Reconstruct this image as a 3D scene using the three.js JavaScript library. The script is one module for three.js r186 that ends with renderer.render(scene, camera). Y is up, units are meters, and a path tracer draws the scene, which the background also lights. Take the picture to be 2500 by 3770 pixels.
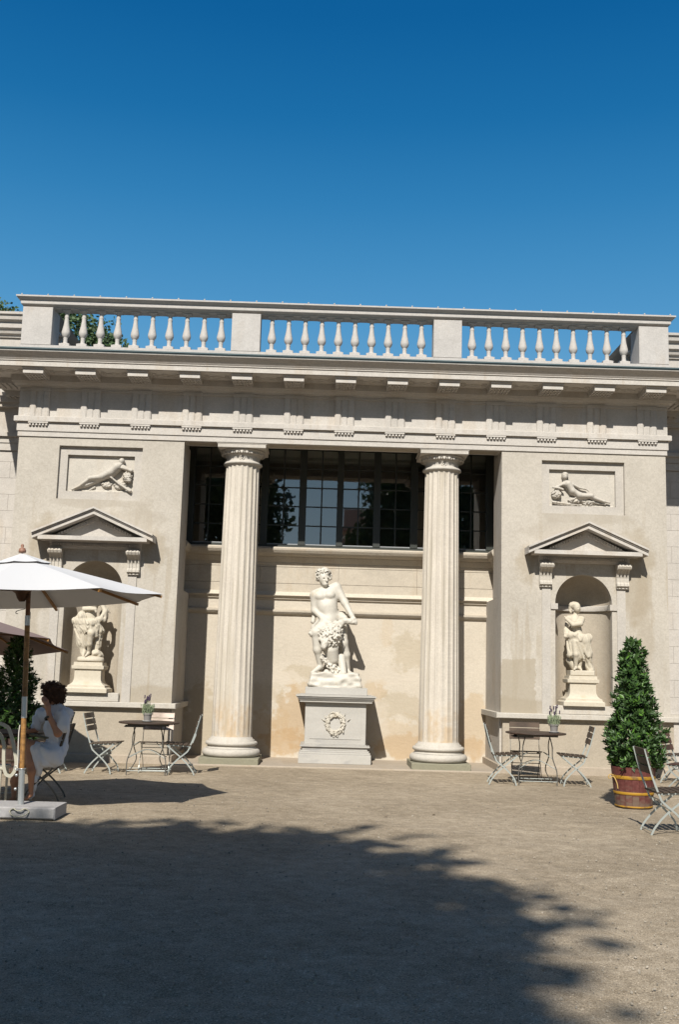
import * as THREE from 'three';
import { mergeGeometries, mergeVertices, toCreasedNormals } from 'three/addons/utils/BufferGeometryUtils.js';
import { ImprovedNoise } from 'three/addons/math/ImprovedNoise.js';

// Everything below is laid out in units of 1.12 m (the triglyph spacing is 0.75 of them); METRES turns the finished scene into metres.
const METRES = 1.12;
const scene = new THREE.Scene();
const renderer = new THREE.WebGLRenderer();
renderer.toneMapping = THREE.LinearToneMapping;
renderer.toneMappingExposure = 1.35;
renderer.shadowMap.enabled = true;

// camera: a 35 mm lens held upright, a little below eye height, tilted up and slightly rolled
const camera = new THREE.PerspectiveCamera(51.96, 680 / 1024, 0.1, 600);
camera.rotation.order = 'YXZ';
camera.position.set(-0.232, 1.349, 15.186).multiplyScalar(METRES);
camera.rotation.set(0.15092, -0.01309, 0.02792);
scene.add(camera);

// sky: clear summer blue, deeper overhead, paler at the horizon and towards the sun behind the camera
const SUN = new THREE.Vector3(-0.245, 1, 1.12).normalize();
{
  const W = 512, H = 256, data = new Float32Array(W * H * 4);
  const stops = [[-90, .15, .14, .12], [-2, .22, .24, .25], [0, .34, .46, .56], [6, .26, .42, .54], [12, .14, .32, .49], [19, .062, .230, .435], [22, .041, .195, .395], [25, .023, .158, .352], [29, .009, .116, .295], [34, .0035, .085, .245], [50, .003, .058, .185], [90, .003, .042, .145]];
  for (let j = 0; j < H; j++) {
    const e = 90 * ((j + .5) / H * 2 - 1);
    let k = 0; while (k < stops.length - 2 && e > stops[k + 1][0]) k++;
    const a = stops[k], b = stops[k + 1], t = Math.min(1, Math.max(0, (e - a[0]) / (b[0] - a[0])));
    for (let i = 0; i < W; i++) {
      const phi = ((i + .5) / W - .5) * Math.PI * 2, el = e * Math.PI / 180;
      const d = new THREE.Vector3(Math.cos(el) * Math.cos(phi), Math.sin(el), Math.cos(el) * Math.sin(phi));
      const az = Math.max(0, (d.x * SUN.x + d.z * SUN.z) / Math.hypot(d.x, d.z) / Math.hypot(SUN.x, SUN.z)), c = Math.max(0, d.dot(SUN)), g = e > 0 ? .12 * c ** 8 + .4 * c ** 40 + .42 * az ** 3 * Math.exp(-e / 9) : 0, o = (j * W + i) * 4;
      data[o] = a[1] + (b[1] - a[1]) * t + g; data[o + 1] = a[2] + (b[2] - a[2]) * t + g; data[o + 2] = a[3] + (b[3] - a[3]) * t + g * .95; data[o + 3] = 1;
    }
  }
  const sky = new THREE.DataTexture(data, W, H, THREE.RGBAFormat, THREE.FloatType);
  sky.mapping = THREE.EquirectangularReflectionMapping; sky.magFilter = THREE.LinearFilter; sky.needsUpdate = true;
  scene.background = sky; scene.environment = sky;
}
const sun = new THREE.DirectionalLight(new THREE.Color(1, .955, .87), 5);
sun.position.copy(SUN).multiplyScalar(60); sun.castShadow = true; sun.shadow.mapSize.set(2048, 2048);
Object.assign(sun.shadow.camera, { left: -22, right: 22, top: 22, bottom: -22, near: 1, far: 140 });
scene.add(sun, sun.target);

// ---------- helpers ----------
let seed = 7; const rnd = () => { seed = (seed * 1664525 + 1013904223) >>> 0; return seed / 4294967296; };
const rr = (a, b) => a + (b - a) * rnd();
const V = (x, y, z) => new THREE.Vector3(x, y, z);
const taken = {};
const numbered = (n) => { const k = taken[n] = (taken[n] ?? -1) + 1; return k ? `${n}_${String(k).padStart(3, '0')}` : n; };
function tag(o, label, category, group, kind) { o.userData.label = label; if (category) o.userData.category = category; if (group) o.userData.group = group; if (kind) o.userData.kind = kind; return o; }
function thing(name, label, category, [x, y, z] = [0, 0, 0], turn = 0, group) {
  const o = new THREE.Group(); o.name = numbered(name); o.position.set(x, y, z); o.rotation.y = turn; scene.add(o); return tag(o, label, category, group);
}
function mesh(name, geo, mat, parent) {
  const m = new THREE.Mesh(Array.isArray(geo) ? join(geo) : geo, mat); m.name = parent === scene ? numbered(name) : name; m.castShadow = m.receiveShadow = true; (parent ?? scene).add(m); return m;
}
function copy(root, [x, y, z], turn, label, group) {
  const r = root.clone(); r.name = numbered(root.name.replace(/_\d{3}$/, '')); r.userData = { ...root.userData }; if (label) r.userData.label = label; if (group) r.userData.group = group;
  r.position.set(x, y, z); r.rotation.y = turn; scene.add(r); return r;
}
const clean = (g) => { const n = g.index ? g.toNonIndexed() : g; for (const k of Object.keys(n.attributes)) if (!['position', 'normal', 'uv', 'color'].includes(k)) n.deleteAttribute(k); n.clearGroups(); return n; };
const join = (list) => { const l = list.map(clean); const col = l.some((g) => g.attributes.color); if (!col) return mergeGeometries(l); return mergeGeometries(l); };
// uv in units of length, from the side each face looks to
function uvBox(g, s = .5, off = 0) {
  g = g.index ? g.toNonIndexed() : g; const p = g.attributes.position, n = p.count, uv = new Float32Array(n * 2);
  const a = V(), b = V(), c = V(), e = V();
  for (let i = 0; i < n; i += 3) {
    a.fromBufferAttribute(p, i); b.fromBufferAttribute(p, i + 1); c.fromBufferAttribute(p, i + 2); e.copy(b).sub(a).cross(c.clone().sub(a));
    const x = Math.abs(e.x), y = Math.abs(e.y), z = Math.abs(e.z);
    for (let k = 0; k < 3; k++) { const q = [a, b, c][k]; const [u, v] = z >= x && z >= y ? [q.x, q.y] : x >= y ? [q.z, q.y] : [q.x, q.z]; uv[(i + k) * 2] = u * s + off; uv[(i + k) * 2 + 1] = v * s + off * .37; }
  }
  g.setAttribute('uv', new THREE.BufferAttribute(uv, 2)); return g;
}
const box = (x0, x1, y0, y1, z0, z1) => uvBox(new THREE.BoxGeometry(x1 - x0, y1 - y0, z1 - z0).translate((x0 + x1) / 2, (y0 + y1) / 2, (z0 + z1) / 2));
// a box with a small chamfer on all edges
function cbox(x0, x1, y0, y1, z0, z1, c = .006) {
  const s = new THREE.Shape(); const w = (x1 - x0) / 2 - c, h = (y1 - y0) / 2 - c;
  s.moveTo(-w, -h); s.lineTo(w, -h); s.lineTo(w, h); s.lineTo(-w, h);
  return uvBox(new THREE.ExtrudeGeometry(s, { depth: z1 - z0 - 2 * c, bevelEnabled: true, bevelThickness: c, bevelSize: c, bevelSegments: 1, curveSegments: 1 }).translate((x0 + x1) / 2, (y0 + y1) / 2, z0 + c));
}
// polygon [[z, y], ...] drawn out along x
function alongX(poly, x0, x1) {
  const s = new THREE.Shape(poly.map(([z, y]) => new THREE.Vector2(-z, y)));
  return uvBox(new THREE.ExtrudeGeometry(s, { depth: x1 - x0, bevelEnabled: false }).rotateY(Math.PI / 2).translate(x0, 0, 0));
}
// outline [[x, y], ...] with holes, drawn out from z0 to z1
function plate(outline, holes, z0, z1, seg = 24) {
  const s = Array.isArray(outline) === false ? outline : new THREE.Shape(outline.map(([x, y]) => new THREE.Vector2(x, y)));
  for (const h of holes) s.holes.push(Array.isArray(h) === false ? h : new THREE.Path(h.map(([x, y]) => new THREE.Vector2(x, y))));
  return uvBox(new THREE.ExtrudeGeometry(s, { depth: z1 - z0, bevelEnabled: false, curveSegments: seg }).translate(0, 0, z0));
}
// moulding profile [[out, y], ...] run round the front and both flanks, mitred at the corners
function sweepU(profile, xh, z0, zb, cap = false) {
  const pos = [], q = (a, b, c, d) => pos.push(...a, ...b, ...c, ...a, ...c, ...d);
  const ring = ([o, y]) => [[-(xh + o), y, zb], [-(xh + o), y, z0 + o], [xh + o, y, z0 + o], [xh + o, y, zb]];
  for (let i = 0; i + 1 < profile.length; i++) { const a = ring(profile[i]), b = ring(profile[i + 1]); for (let k = 0; k < 3; k++) q(a[k], a[k + 1], b[k + 1], b[k]); }
  const g = new THREE.BufferGeometry(); g.setAttribute('position', new THREE.Float32BufferAttribute(pos, 3)); g.computeVertexNormals(); return uvBox(g);
}
const lathe = (pts, seg = 32, a0 = 0, a1 = Math.PI * 2) => new THREE.LatheGeometry(pts.map(([r, y]) => new THREE.Vector2(r, y)), seg, a0, a1);
const tube = (pts, r, seg = 20, rad = 6) => new THREE.TubeGeometry(new THREE.CatmullRomCurve3(pts.map((p) => V(...p)), false, 'catmullrom', .5), seg, r, rad);
// a straight or bent flat bar: width across x-y plane w, thickness along z t
function bar(pts, w, t, smooth = 16) {
  const c = smooth ? new THREE.CatmullRomCurve3(pts.map((p) => V(p[0], p[1], 0)), false, 'catmullrom', .35).getPoints(smooth) : pts.map((p) => V(p[0], p[1], 0));
  const L = [], R = [];
  c.forEach((p, i) => { const d = c[Math.min(i + 1, c.length - 1)].clone().sub(c[Math.max(i - 1, 0)]).normalize(); L.push(new THREE.Vector2(p.x - d.y * w / 2, p.y + d.x * w / 2)); R.push(new THREE.Vector2(p.x + d.y * w / 2, p.y - d.x * w / 2)); });
  return uvBox(new THREE.ExtrudeGeometry(new THREE.Shape([...L, ...R.reverse()]), { depth: t, bevelEnabled: false }).translate(0, 0, -t / 2));
}
// ---------- noise and textures ----------
const perlin = new ImprovedNoise();
const hash = (x, y, s) => { let h = (x * 374761393 + y * 668265263 + s * 974634777) | 0; h = Math.imul(h ^ (h >>> 13), 1274126177); return ((h ^ (h >>> 16)) >>> 0) / 4294967296; };
function vnoise(x, y, per, s) { const xi = Math.floor(x), yi = Math.floor(y), fx = x - xi, fy = y - yi, u = fx * fx * (3 - 2 * fx), v = fy * fy * (3 - 2 * fy), m = (n) => ((n % per) + per) % per;
  const a = hash(m(xi), m(yi), s), b = hash(m(xi + 1), m(yi), s), c = hash(m(xi), m(yi + 1), s), d = hash(m(xi + 1), m(yi + 1), s); return a + (b - a) * u + (c - a) * v + (a - b - c + d) * u * v; }
function fbm(u, v, f0, oct, s) { let t = 0, a = .5, f = f0, n = 0; for (let i = 0; i < oct; i++) { t += a * vnoise(u * f, v * f, f, s + i); n += a; a *= .55; f *= 2; } return t / n; }
function texture(w, h, fn, srgb = true) {
  const d = new Uint8Array(w * h * 4);
  for (let j = 0; j < h; j++) for (let i = 0; i < w; i++) { const c = fn((i + .5) / w, (j + .5) / h), o = (j * w + i) * 4; for (let k = 0; k < 3; k++) d[o + k] = Math.max(0, Math.min(255, Array.isArray(c) ? c[k] : c)); d[o + 3] = 255; }
  const t = new THREE.DataTexture(d, w, h, THREE.RGBAFormat); t.wrapS = t.wrapT = THREE.RepeatWrapping; t.magFilter = THREE.LinearFilter; t.minFilter = THREE.LinearMipmapLinearFilter; t.generateMipmaps = true; t.flipY = false;
  if (srgb) t.colorSpace = THREE.SRGBColorSpace; t.needsUpdate = true; return t;
}
const mixc = (a, b, t) => a.map((x, i) => x + (b[i] - x) * t);
const sstep = (a, b, x) => { const t = Math.max(0, Math.min(1, (x - a) / (b - a))); return t * t * (3 - 2 * t); };
// ---------- solid figures: tapered limbs and ellipsoids joined by a smooth minimum, meshed with surface nets ----------
// limb [0, ax,ay,az, bx,by,bz, ra, rb, blend, rough, freq]; ellipsoid [1, cx,cy,cz, rx,ry,rz, blend, rough, freq]
function field(prims) {
  const P = prims.map((p) => p[0] === 0
    ? { cut: 0, k: p[9], n: p[10], f: p[11], d: (() => { const [, ax, ay, az, bx, by, bz, ra, rb] = p, ux = bx - ax, uy = by - ay, uz = bz - az, l2 = ux * ux + uy * uy + uz * uz || 1e-9; return (x, y, z) => { const px = x - ax, py = y - ay, pz = z - az; let t = (px * ux + py * uy + pz * uz) / l2; t = t < 0 ? 0 : t > 1 ? 1 : t; const ex = px - ux * t, ey = py - uy * t, ez = pz - uz * t; return Math.sqrt(ex * ex + ey * ey + ez * ez) - ra - (rb - ra) * t; }; })() }
    : { cut: p[0] === 2, k: p[7], n: p[8], f: p[9], d: (() => { const [, cx, cy, cz, rx, ry, rz] = p; return (x, y, z) => { const a = (x - cx) / rx, b = (y - cy) / ry, c = (z - cz) / rz, k0 = Math.sqrt(a * a + b * b + c * c), k1 = Math.sqrt((a / rx) ** 2 + (b / ry) ** 2 + (c / rz) ** 2); return k1 < 1e-9 ? -Math.min(rx, ry, rz) : k0 * (k0 - 1) / k1; }; })() });
  return (x, y, z) => {
    let d = 1e9;
    for (const p of P) {
      let e = p.d(x, y, z);
      if (p.n && e < .08 && e > -.12) e += p.n > 0 ? p.n * perlin.noise(x * p.f + 3.1, y * p.f + 7.7, z * p.f + 1.3) * 1.6 : p.n * (1 - 2.4 * Math.abs(perlin.noise(x * p.f + y * p.f * .35, y * p.f * .22 + 7.7, z * p.f)));
      const k = p.k || 1e-6; if (p.cut) { const h = Math.max(k - Math.abs(d + e), 0) / k; d = Math.max(d, -e) + h * h * k * .25; continue; }
      const h = Math.max(k - Math.abs(d - e), 0) / k; d = Math.min(d, e) - h * h * k * .25;
    }
    return d;
  };
}
function bounds(prims, pad = .05) { const b = new THREE.Box3(); for (const p of prims) { if (p[0] === 0) { b.expandByPoint(V(p[1] - p[7], p[2] - p[7], p[3] - p[7])); b.expandByPoint(V(p[1] + p[7], p[2] + p[7], p[3] + p[7])); b.expandByPoint(V(p[4] - p[8], p[5] - p[8], p[6] - p[8])); b.expandByPoint(V(p[4] + p[8], p[5] + p[8], p[6] + p[8])); } else { b.expandByPoint(V(p[1] - p[4], p[2] - p[5], p[3] - p[6])); b.expandByPoint(V(p[1] + p[4], p[2] + p[5], p[3] + p[6])); } } return b.expandByScalar(pad); }
function nets(fn, b, h) {
  const B = 4, nx = Math.ceil((b.max.x - b.min.x) / h / B) * B + 1, ny = Math.ceil((b.max.y - b.min.y) / h / B) * B + 1, nz = Math.ceil((b.max.z - b.min.z) / h / B) * B + 1, sx = 1, sy = nx, sz = nx * ny, g = new Float32Array(nx * ny * nz);
  const X = (i) => b.min.x + i * h, Y = (i) => b.min.y + i * h, Z = (i) => b.min.z + i * h, R = B * h * .87 + .03;
  for (let k = 0; k < nz; k += B) for (let j = 0; j < ny; j += B) for (let i = 0; i < nx; i += B) {
    const d = fn(X(i + B / 2 - .5), Y(j + B / 2 - .5), Z(k + B / 2 - .5)), far = Math.abs(d) > R;
    for (let c = k; c < Math.min(k + B, nz); c++) for (let q = j; q < Math.min(j + B, ny); q++) for (let a = i; a < Math.min(i + B, nx); a++) g[a + q * sy + c * sz] = far ? d : fn(X(a), Y(q), Z(c));
  }
  const idx = new Int32Array(g.length).fill(-1), pos = [], tri = [];
  for (let k = 0; k < nz - 1; k++) for (let j = 0; j < ny - 1; j++) for (let i = 0; i < nx - 1; i++) {
    const o = i + j * sy + k * sz; let n = 0, px = 0, py = 0, pz = 0, m = 0;
    const v = [g[o], g[o + 1], g[o + sy], g[o + sy + 1], g[o + sz], g[o + sz + 1], g[o + sy + sz], g[o + sy + sz + 1]];
    for (let c = 0; c < 8; c++) if (v[c] < 0) m++;
    if (m === 0 || m === 8) continue;
    for (let a = 0; a < 8; a++) for (const bit of [1, 2, 4]) if (!(a & bit)) { const c = a | bit; if ((v[a] < 0) !== (v[c] < 0)) { const t = v[a] / (v[a] - v[c]); px += (a & 1) + (bit === 1 ? t : 0); py += ((a >> 1) & 1) + (bit === 2 ? t : 0); pz += ((a >> 2) & 1) + (bit === 4 ? t : 0); n++; } }
    idx[o] = pos.length / 3; pos.push(X(i + px / n), Y(j + py / n), Z(k + pz / n));
  }
  for (let k = 1; k < nz - 1; k++) for (let j = 1; j < ny - 1; j++) for (let i = 1; i < nx - 1; i++) {
    const o = i + j * sy + k * sz, s = g[o] < 0;
    for (const [st, a, c] of [[sx, sy, sz], [sy, sz, sx], [sz, sx, sy]]) if (s !== (g[o + st] < 0)) { const q = [idx[o], idx[o - a], idx[o - a - c], idx[o - c]]; if (q.some((x) => x < 0)) continue; if (s) tri.push(q[0], q[1], q[2], q[0], q[2], q[3]); else tri.push(q[0], q[2], q[1], q[0], q[3], q[2]); }
  }
  const geo = new THREE.BufferGeometry(); geo.setAttribute('position', new THREE.Float32BufferAttribute(pos, 3)); geo.setIndex(tri); geo.computeVertexNormals();
  const n = geo.toNonIndexed(); return uvBox(n, 1);
}
const sculpt = (prims, h, cut) => { const f = field(prims), b = bounds(prims); return nets(cut ? (x, y, z) => cut(f(x, y, z), x, y, z) : f, b, h); };
// sculpture outlines: limbs and masses
const DRESS=[
[0,0.153,0.464,0.120,0.173,0.415,0.130,0.075,0.065,0.06,0,0],
[0,0.096,0.439,0.120,0.071,0.399,0.140,0.070,0.060,0.06,0,0],
[0,0.108,0.891,0.000,0.125,0.718,0.000,0.075,0.108,0.06,0,0],
[0,-0.054,0.829,-0.130,0.231,0.846,0.110,0.053,0.060,0.07,0,0],
[0,0.125,0.718,0.000,0.138,0.526,0.000,0.108,0.096,0.07,0,0],
[0,0.228,0.851,0.120,0.233,0.739,0.170,0.059,0.068,0.05,0,0],
[0,-0.085,0.842,-0.150,-0.112,0.716,-0.100,0.053,0.053,0.05,0,0],
[0,0.138,0.526,0.000,0.111,0.420,0.000,0.096,0.108,0.07,0,0],
[0,0.130,0.437,0.080,-0.029,0.500,0.100,0.096,0.075,0.06,0,0],
[0,0.091,0.413,-0.080,-0.067,0.430,-0.060,0.086,0.070,0.06,0,0],
[0,0.022,0.464,0.100,0.007,0.408,0.100,0.060,0.060,0.05,0,0],
[0,0.007,0.408,0.100,-0.043,0.216,0.080,0.058,0.053,0.05,0,0],
[0,-0.043,0.216,0.080,-0.065,0.035,0.060,0.045,0.026,0.04,0,0],
[0,-0.216,0.504,0.020,-0.207,0.375,0.020,0.035,0.030,0.04,0,0],
[0,0.161,0.914,0.060,0.202,0.921,0.070,0.026,0.020,0.02,0,0],
[0,0.031,0.883,0.100,0.110,0.839,0.130,0.018,0.015,0.02,0,0]];
const HAIR=[
[1,0.065,1.055,-0.010,0.108,0.098,0.098,0.03,0.03,26],
[1,0.110,1.007,-0.020,0.065,0.060,0.075,0.03,0.025,28],
[1,0.010,1.102,0.000,0.060,0.050,0.070,0.03,0.02,30]];
const DANCER=[
[1,-0.018,1.021,0.030,0.052,0.072,0.061,0.02,0,0],
[1,-0.020,1.058,-0.000,0.068,0.057,0.070,0.015,0.01,34],
[0,-0.014,0.948,0.000,-0.018,0.892,0.000,0.031,0.035,0.02,0,0],
[0,-0.119,0.869,-0.010,0.092,0.865,-0.010,0.044,0.046,0.03,0,0],
[0,-0.026,0.837,0.000,-0.044,0.681,0.000,0.090,0.077,0.04,0,0],
[0,-0.044,0.681,0.000,-0.019,0.561,0.000,0.079,0.096,0.04,0,0],
[0,-0.133,0.860,0.000,-0.113,0.754,0.080,0.039,0.033,0.02,0,0],
[0,-0.113,0.754,0.080,0.053,0.754,0.140,0.033,0.026,0.02,0,0],
[0,0.053,0.754,0.140,0.069,0.713,0.150,0.024,0.015,0.01,0,0],
[0,0.107,0.856,0.000,0.174,0.727,0.030,0.039,0.031,0.02,0,0],
[0,0.174,0.727,0.030,0.116,0.616,0.100,0.029,0.022,0.02,0,0],
[0,0.185,0.773,0.000,0.230,0.718,-0.020,0.018,0.013,0.01,0,0],
[0,0.173,0.745,0.000,0.163,0.607,0.050,0.028,0.031,0.02,-0.015,26],
[0,-0.245,0.580,0.030,-0.018,0.547,0.120,0.044,0.048,0.02,-0.021,24],
[0,-0.223,0.515,0.040,-0.024,0.497,0.120,0.033,0.037,0.015,-0.018,26],
[0,-0.216,0.465,0.030,-0.078,0.469,0.100,0.028,0.033,0.015,-0.018,26],
[0,-0.144,0.653,0.050,-0.195,0.589,0.040,0.064,0.052,0.03,-0.018,22],
[0,0.009,0.561,0.120,0.125,0.616,0.080,0.040,0.033,0.02,-0.018,26],
[0,0.055,0.561,0.100,0.145,0.442,0.040,0.037,0.031,0.02,-0.018,24],
[0,0.068,0.497,0.100,0.075,0.377,0.080,0.029,0.024,0.015,-0.012,28],
[0,-0.168,0.432,0.020,-0.149,0.267,0.000,0.057,0.053,0.03,-0.021,22],
[0,-0.149,0.267,0.000,-0.095,0.129,0.020,0.048,0.033,0.03,-0.018,24],
[0,-0.086,0.451,0.050,-0.093,0.248,0.030,0.050,0.040,0.03,-0.018,24],
[0,-0.005,0.488,0.080,0.013,0.409,0.130,0.066,0.050,0.03,0,0],
[0,0.013,0.409,0.130,-0.006,0.258,0.100,0.048,0.039,0.02,0,0],
[0,-0.006,0.258,0.100,-0.022,0.147,0.050,0.037,0.024,0.02,0,0],
[0,-0.022,0.133,0.050,-0.046,0.083,0.130,0.024,0.016,0.015,0,0],
[0,0.092,0.396,0.000,0.084,0.212,-0.020,0.052,0.042,0.03,-0.015,22],
[0,-0.092,0.156,0.030,-0.092,0.083,0.080,0.028,0.018,0.02,0,0],
[1,0.080,0.129,0.030,0.064,0.055,0.064,0.02,0.012,18],
[1,0.128,0.101,0.000,0.055,0.046,0.064,0.02,0.01,18],
[0,0.027,0.248,-0.060,0.036,0.101,-0.060,0.064,0.074,0.04,0,0]];
const HERO=[
[0,-0.277,1.368,0.000,-0.224,1.180,0.020,0.113,0.100,0.05,0,0],
[0,-0.131,1.389,0.000,-0.107,1.169,0.020,0.113,0.096,0.05,0,0],
[1,-0.276,1.357,0.085,0.075,0.058,0.050,0.02,0,0],
[1,-0.138,1.380,0.090,0.079,0.061,0.052,0.02,0,0],
[0,-0.171,1.211,0.040,-0.137,1.054,0.020,0.109,0.113,0.05,0,0],
[0,-0.136,1.044,0.000,0.031,1.044,-0.030,0.121,0.096,0.05,0,0],
[2,-0.203,1.315,0.152,0.007,0.094,0.021,0.012,0,0],
[2,-0.182,1.159,0.165,0.007,0.063,0.021,0.012,0,0],
[2,-0.228,1.303,0.135,0.063,0.007,0.019,0.012,0,0],
[2,-0.092,1.315,0.135,0.052,0.007,0.019,0.012,0,0],
[2,-0.157,1.096,0.160,0.009,0.010,0.017,0.01,0,0],
[0,-0.350,1.383,0.000,-0.046,1.509,-0.010,0.073,0.077,0.05,0,0],
[0,-0.203,1.451,0.000,-0.227,1.545,0.030,0.058,0.052,0.03,0,0],
[1,-0.231,1.634,0.050,0.077,0.109,0.092,0.02,0,0],
[1,-0.209,1.545,0.090,0.044,0.042,0.047,0.03,0,0],
[0,-0.194,1.629,0.130,-0.186,1.593,0.146,0.010,0.018,0.015,0,0],
[1,-0.181,1.558,0.120,0.029,0.009,0.016,0.01,0,0],
[0,-0.242,1.647,0.118,-0.155,1.647,0.100,0.015,0.013,0.015,0,0],
[2,-0.229,1.621,0.142,0.019,0.013,0.025,0.008,0,0],
[2,-0.164,1.621,0.125,0.016,0.013,0.025,0.008,0,0],
[2,-0.185,1.558,0.145,0.025,0.004,0.017,0.006,0,0],
[1,-0.244,1.714,0.015,0.109,0.081,0.111,0.012,0.026,34],
[1,-0.318,1.652,0.000,0.035,0.065,0.063,0.012,0.022,38],
[1,-0.147,1.670,-0.000,0.033,0.061,0.063,0.012,0.02,38],
[1,-0.225,1.741,0.060,0.084,0.046,0.073,0.012,0.024,40],
[0,-0.368,1.373,0.000,-0.357,1.148,0.000,0.069,0.054,0.04,0,0],
[0,-0.357,1.148,0.000,-0.186,0.976,0.150,0.052,0.038,0.03,0,0],
[0,-0.186,0.976,0.150,-0.118,0.950,0.180,0.035,0.027,0.02,0,0],
[0,-0.037,1.501,0.000,0.099,1.274,0.050,0.071,0.055,0.04,0,0],
[0,0.099,1.274,0.050,0.202,1.081,0.140,0.054,0.037,0.03,0,0],
[0,0.202,1.081,0.140,0.241,1.007,0.165,0.035,0.038,0.02,0,0],
[0,0.250,1.039,0.200,0.278,0.987,0.200,0.016,0.013,0.01,0,0],
[0,0.230,1.028,0.215,0.254,0.973,0.220,0.016,0.013,0.01,0,0],
[0,0.209,1.023,0.220,0.229,0.966,0.225,0.015,0.013,0.01,0,0],
[0,0.193,1.028,0.200,0.189,0.987,0.220,0.015,0.011,0.01,0,0],
[0,0.003,0.929,0.130,0.116,0.997,0.170,0.061,0.046,0.03,0.008,25],
[0,0.116,0.997,0.170,0.258,0.966,0.190,0.044,0.035,0.02,0.006,30],
[0,0.052,1.039,0.000,0.104,1.044,0.030,0.073,0.042,0.03,0,0],
[0,-0.134,0.987,0.050,-0.326,0.814,0.200,0.102,0.077,0.05,0,0],
[0,-0.331,0.799,0.200,-0.297,0.553,0.170,0.067,0.063,0.03,0,0],
[0,-0.297,0.553,0.170,-0.248,0.313,0.100,0.061,0.038,0.03,0,0],
[0,-0.247,0.298,0.100,-0.351,0.219,0.200,0.042,0.027,0.02,0,0],
[0,-0.367,0.219,0.220,-0.391,0.209,0.240,0.014,0.010,0.008,0,0],
[0,-0.341,0.211,0.240,-0.361,0.196,0.260,0.013,0.009,0.008,0,0],
[0,-0.314,0.209,0.230,-0.329,0.192,0.250,0.013,0.009,0.008,0,0],
[0,0.043,1.002,-0.050,0.094,0.668,0.000,0.092,0.067,0.04,0,0],
[0,0.094,0.668,0.000,0.140,0.491,-0.030,0.065,0.058,0.03,0,0],
[0,0.140,0.491,-0.030,0.166,0.251,-0.080,0.057,0.038,0.03,0,0],
[0,0.166,0.235,-0.070,0.229,0.204,0.060,0.040,0.027,0.02,0,0],
[1,-0.106,0.752,0.200,0.165,0.172,0.141,0.02,0.036,26],
[1,-0.182,0.825,0.200,0.141,0.078,0.120,0.02,0.026,28],
[1,-0.026,0.856,0.170,0.094,0.073,0.094,0.03,0.022,28],
[0,-0.187,0.658,0.300,-0.206,0.595,0.320,0.061,0.048,0.03,0.006,30],
[1,-0.225,0.689,0.300,0.042,0.031,0.031,0.02,0,0],
[0,-0.252,0.731,0.270,-0.272,0.699,0.270,0.023,0.017,0.01,0,0],
[0,-0.090,0.553,0.180,-0.065,0.418,0.150,0.109,0.090,0.04,0,0],
[0,-0.201,0.438,0.170,-0.007,0.219,0.160,0.042,0.054,0.02,0.024,30],
[0,-0.061,0.292,0.140,-0.017,0.209,0.140,0.063,0.063,0.02,0.024,30],
[0,0.065,0.438,0.100,0.100,0.219,0.170,0.065,0.052,0.03,0,0],
[0,-0.056,0.470,-0.120,0.106,0.292,-0.170,0.125,0.110,0.05,0.01,15],
[0,-0.153,0.224,0.220,-0.126,0.193,0.260,0.042,0.038,0.02,0,0],
[0,-0.163,0.204,0.270,-0.167,0.186,0.285,0.015,0.011,0.006,0,0],
[0,-0.131,0.196,0.280,-0.133,0.180,0.295,0.015,0.011,0.006,0,0],
[0,-0.102,0.198,0.270,-0.100,0.182,0.285,0.015,0.011,0.006,0,0],
[0,-0.291,0.997,0.060,-0.364,0.898,0.020,0.025,0.033,0.02,0,0],
[0,-0.364,0.898,0.020,-0.377,0.783,0.040,0.033,0.031,0.02,0.01,22],
[0,-0.348,1.148,-0.050,-0.380,0.981,-0.030,0.031,0.038,0.03,0,0],
[1,-0.070,0.924,0.190,0.073,0.044,0.052,0.02,0.02,32],
[0,-0.379,0.804,0.200,-0.395,0.783,0.210,0.054,0.042,0.02,0.008,26]];
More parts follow.
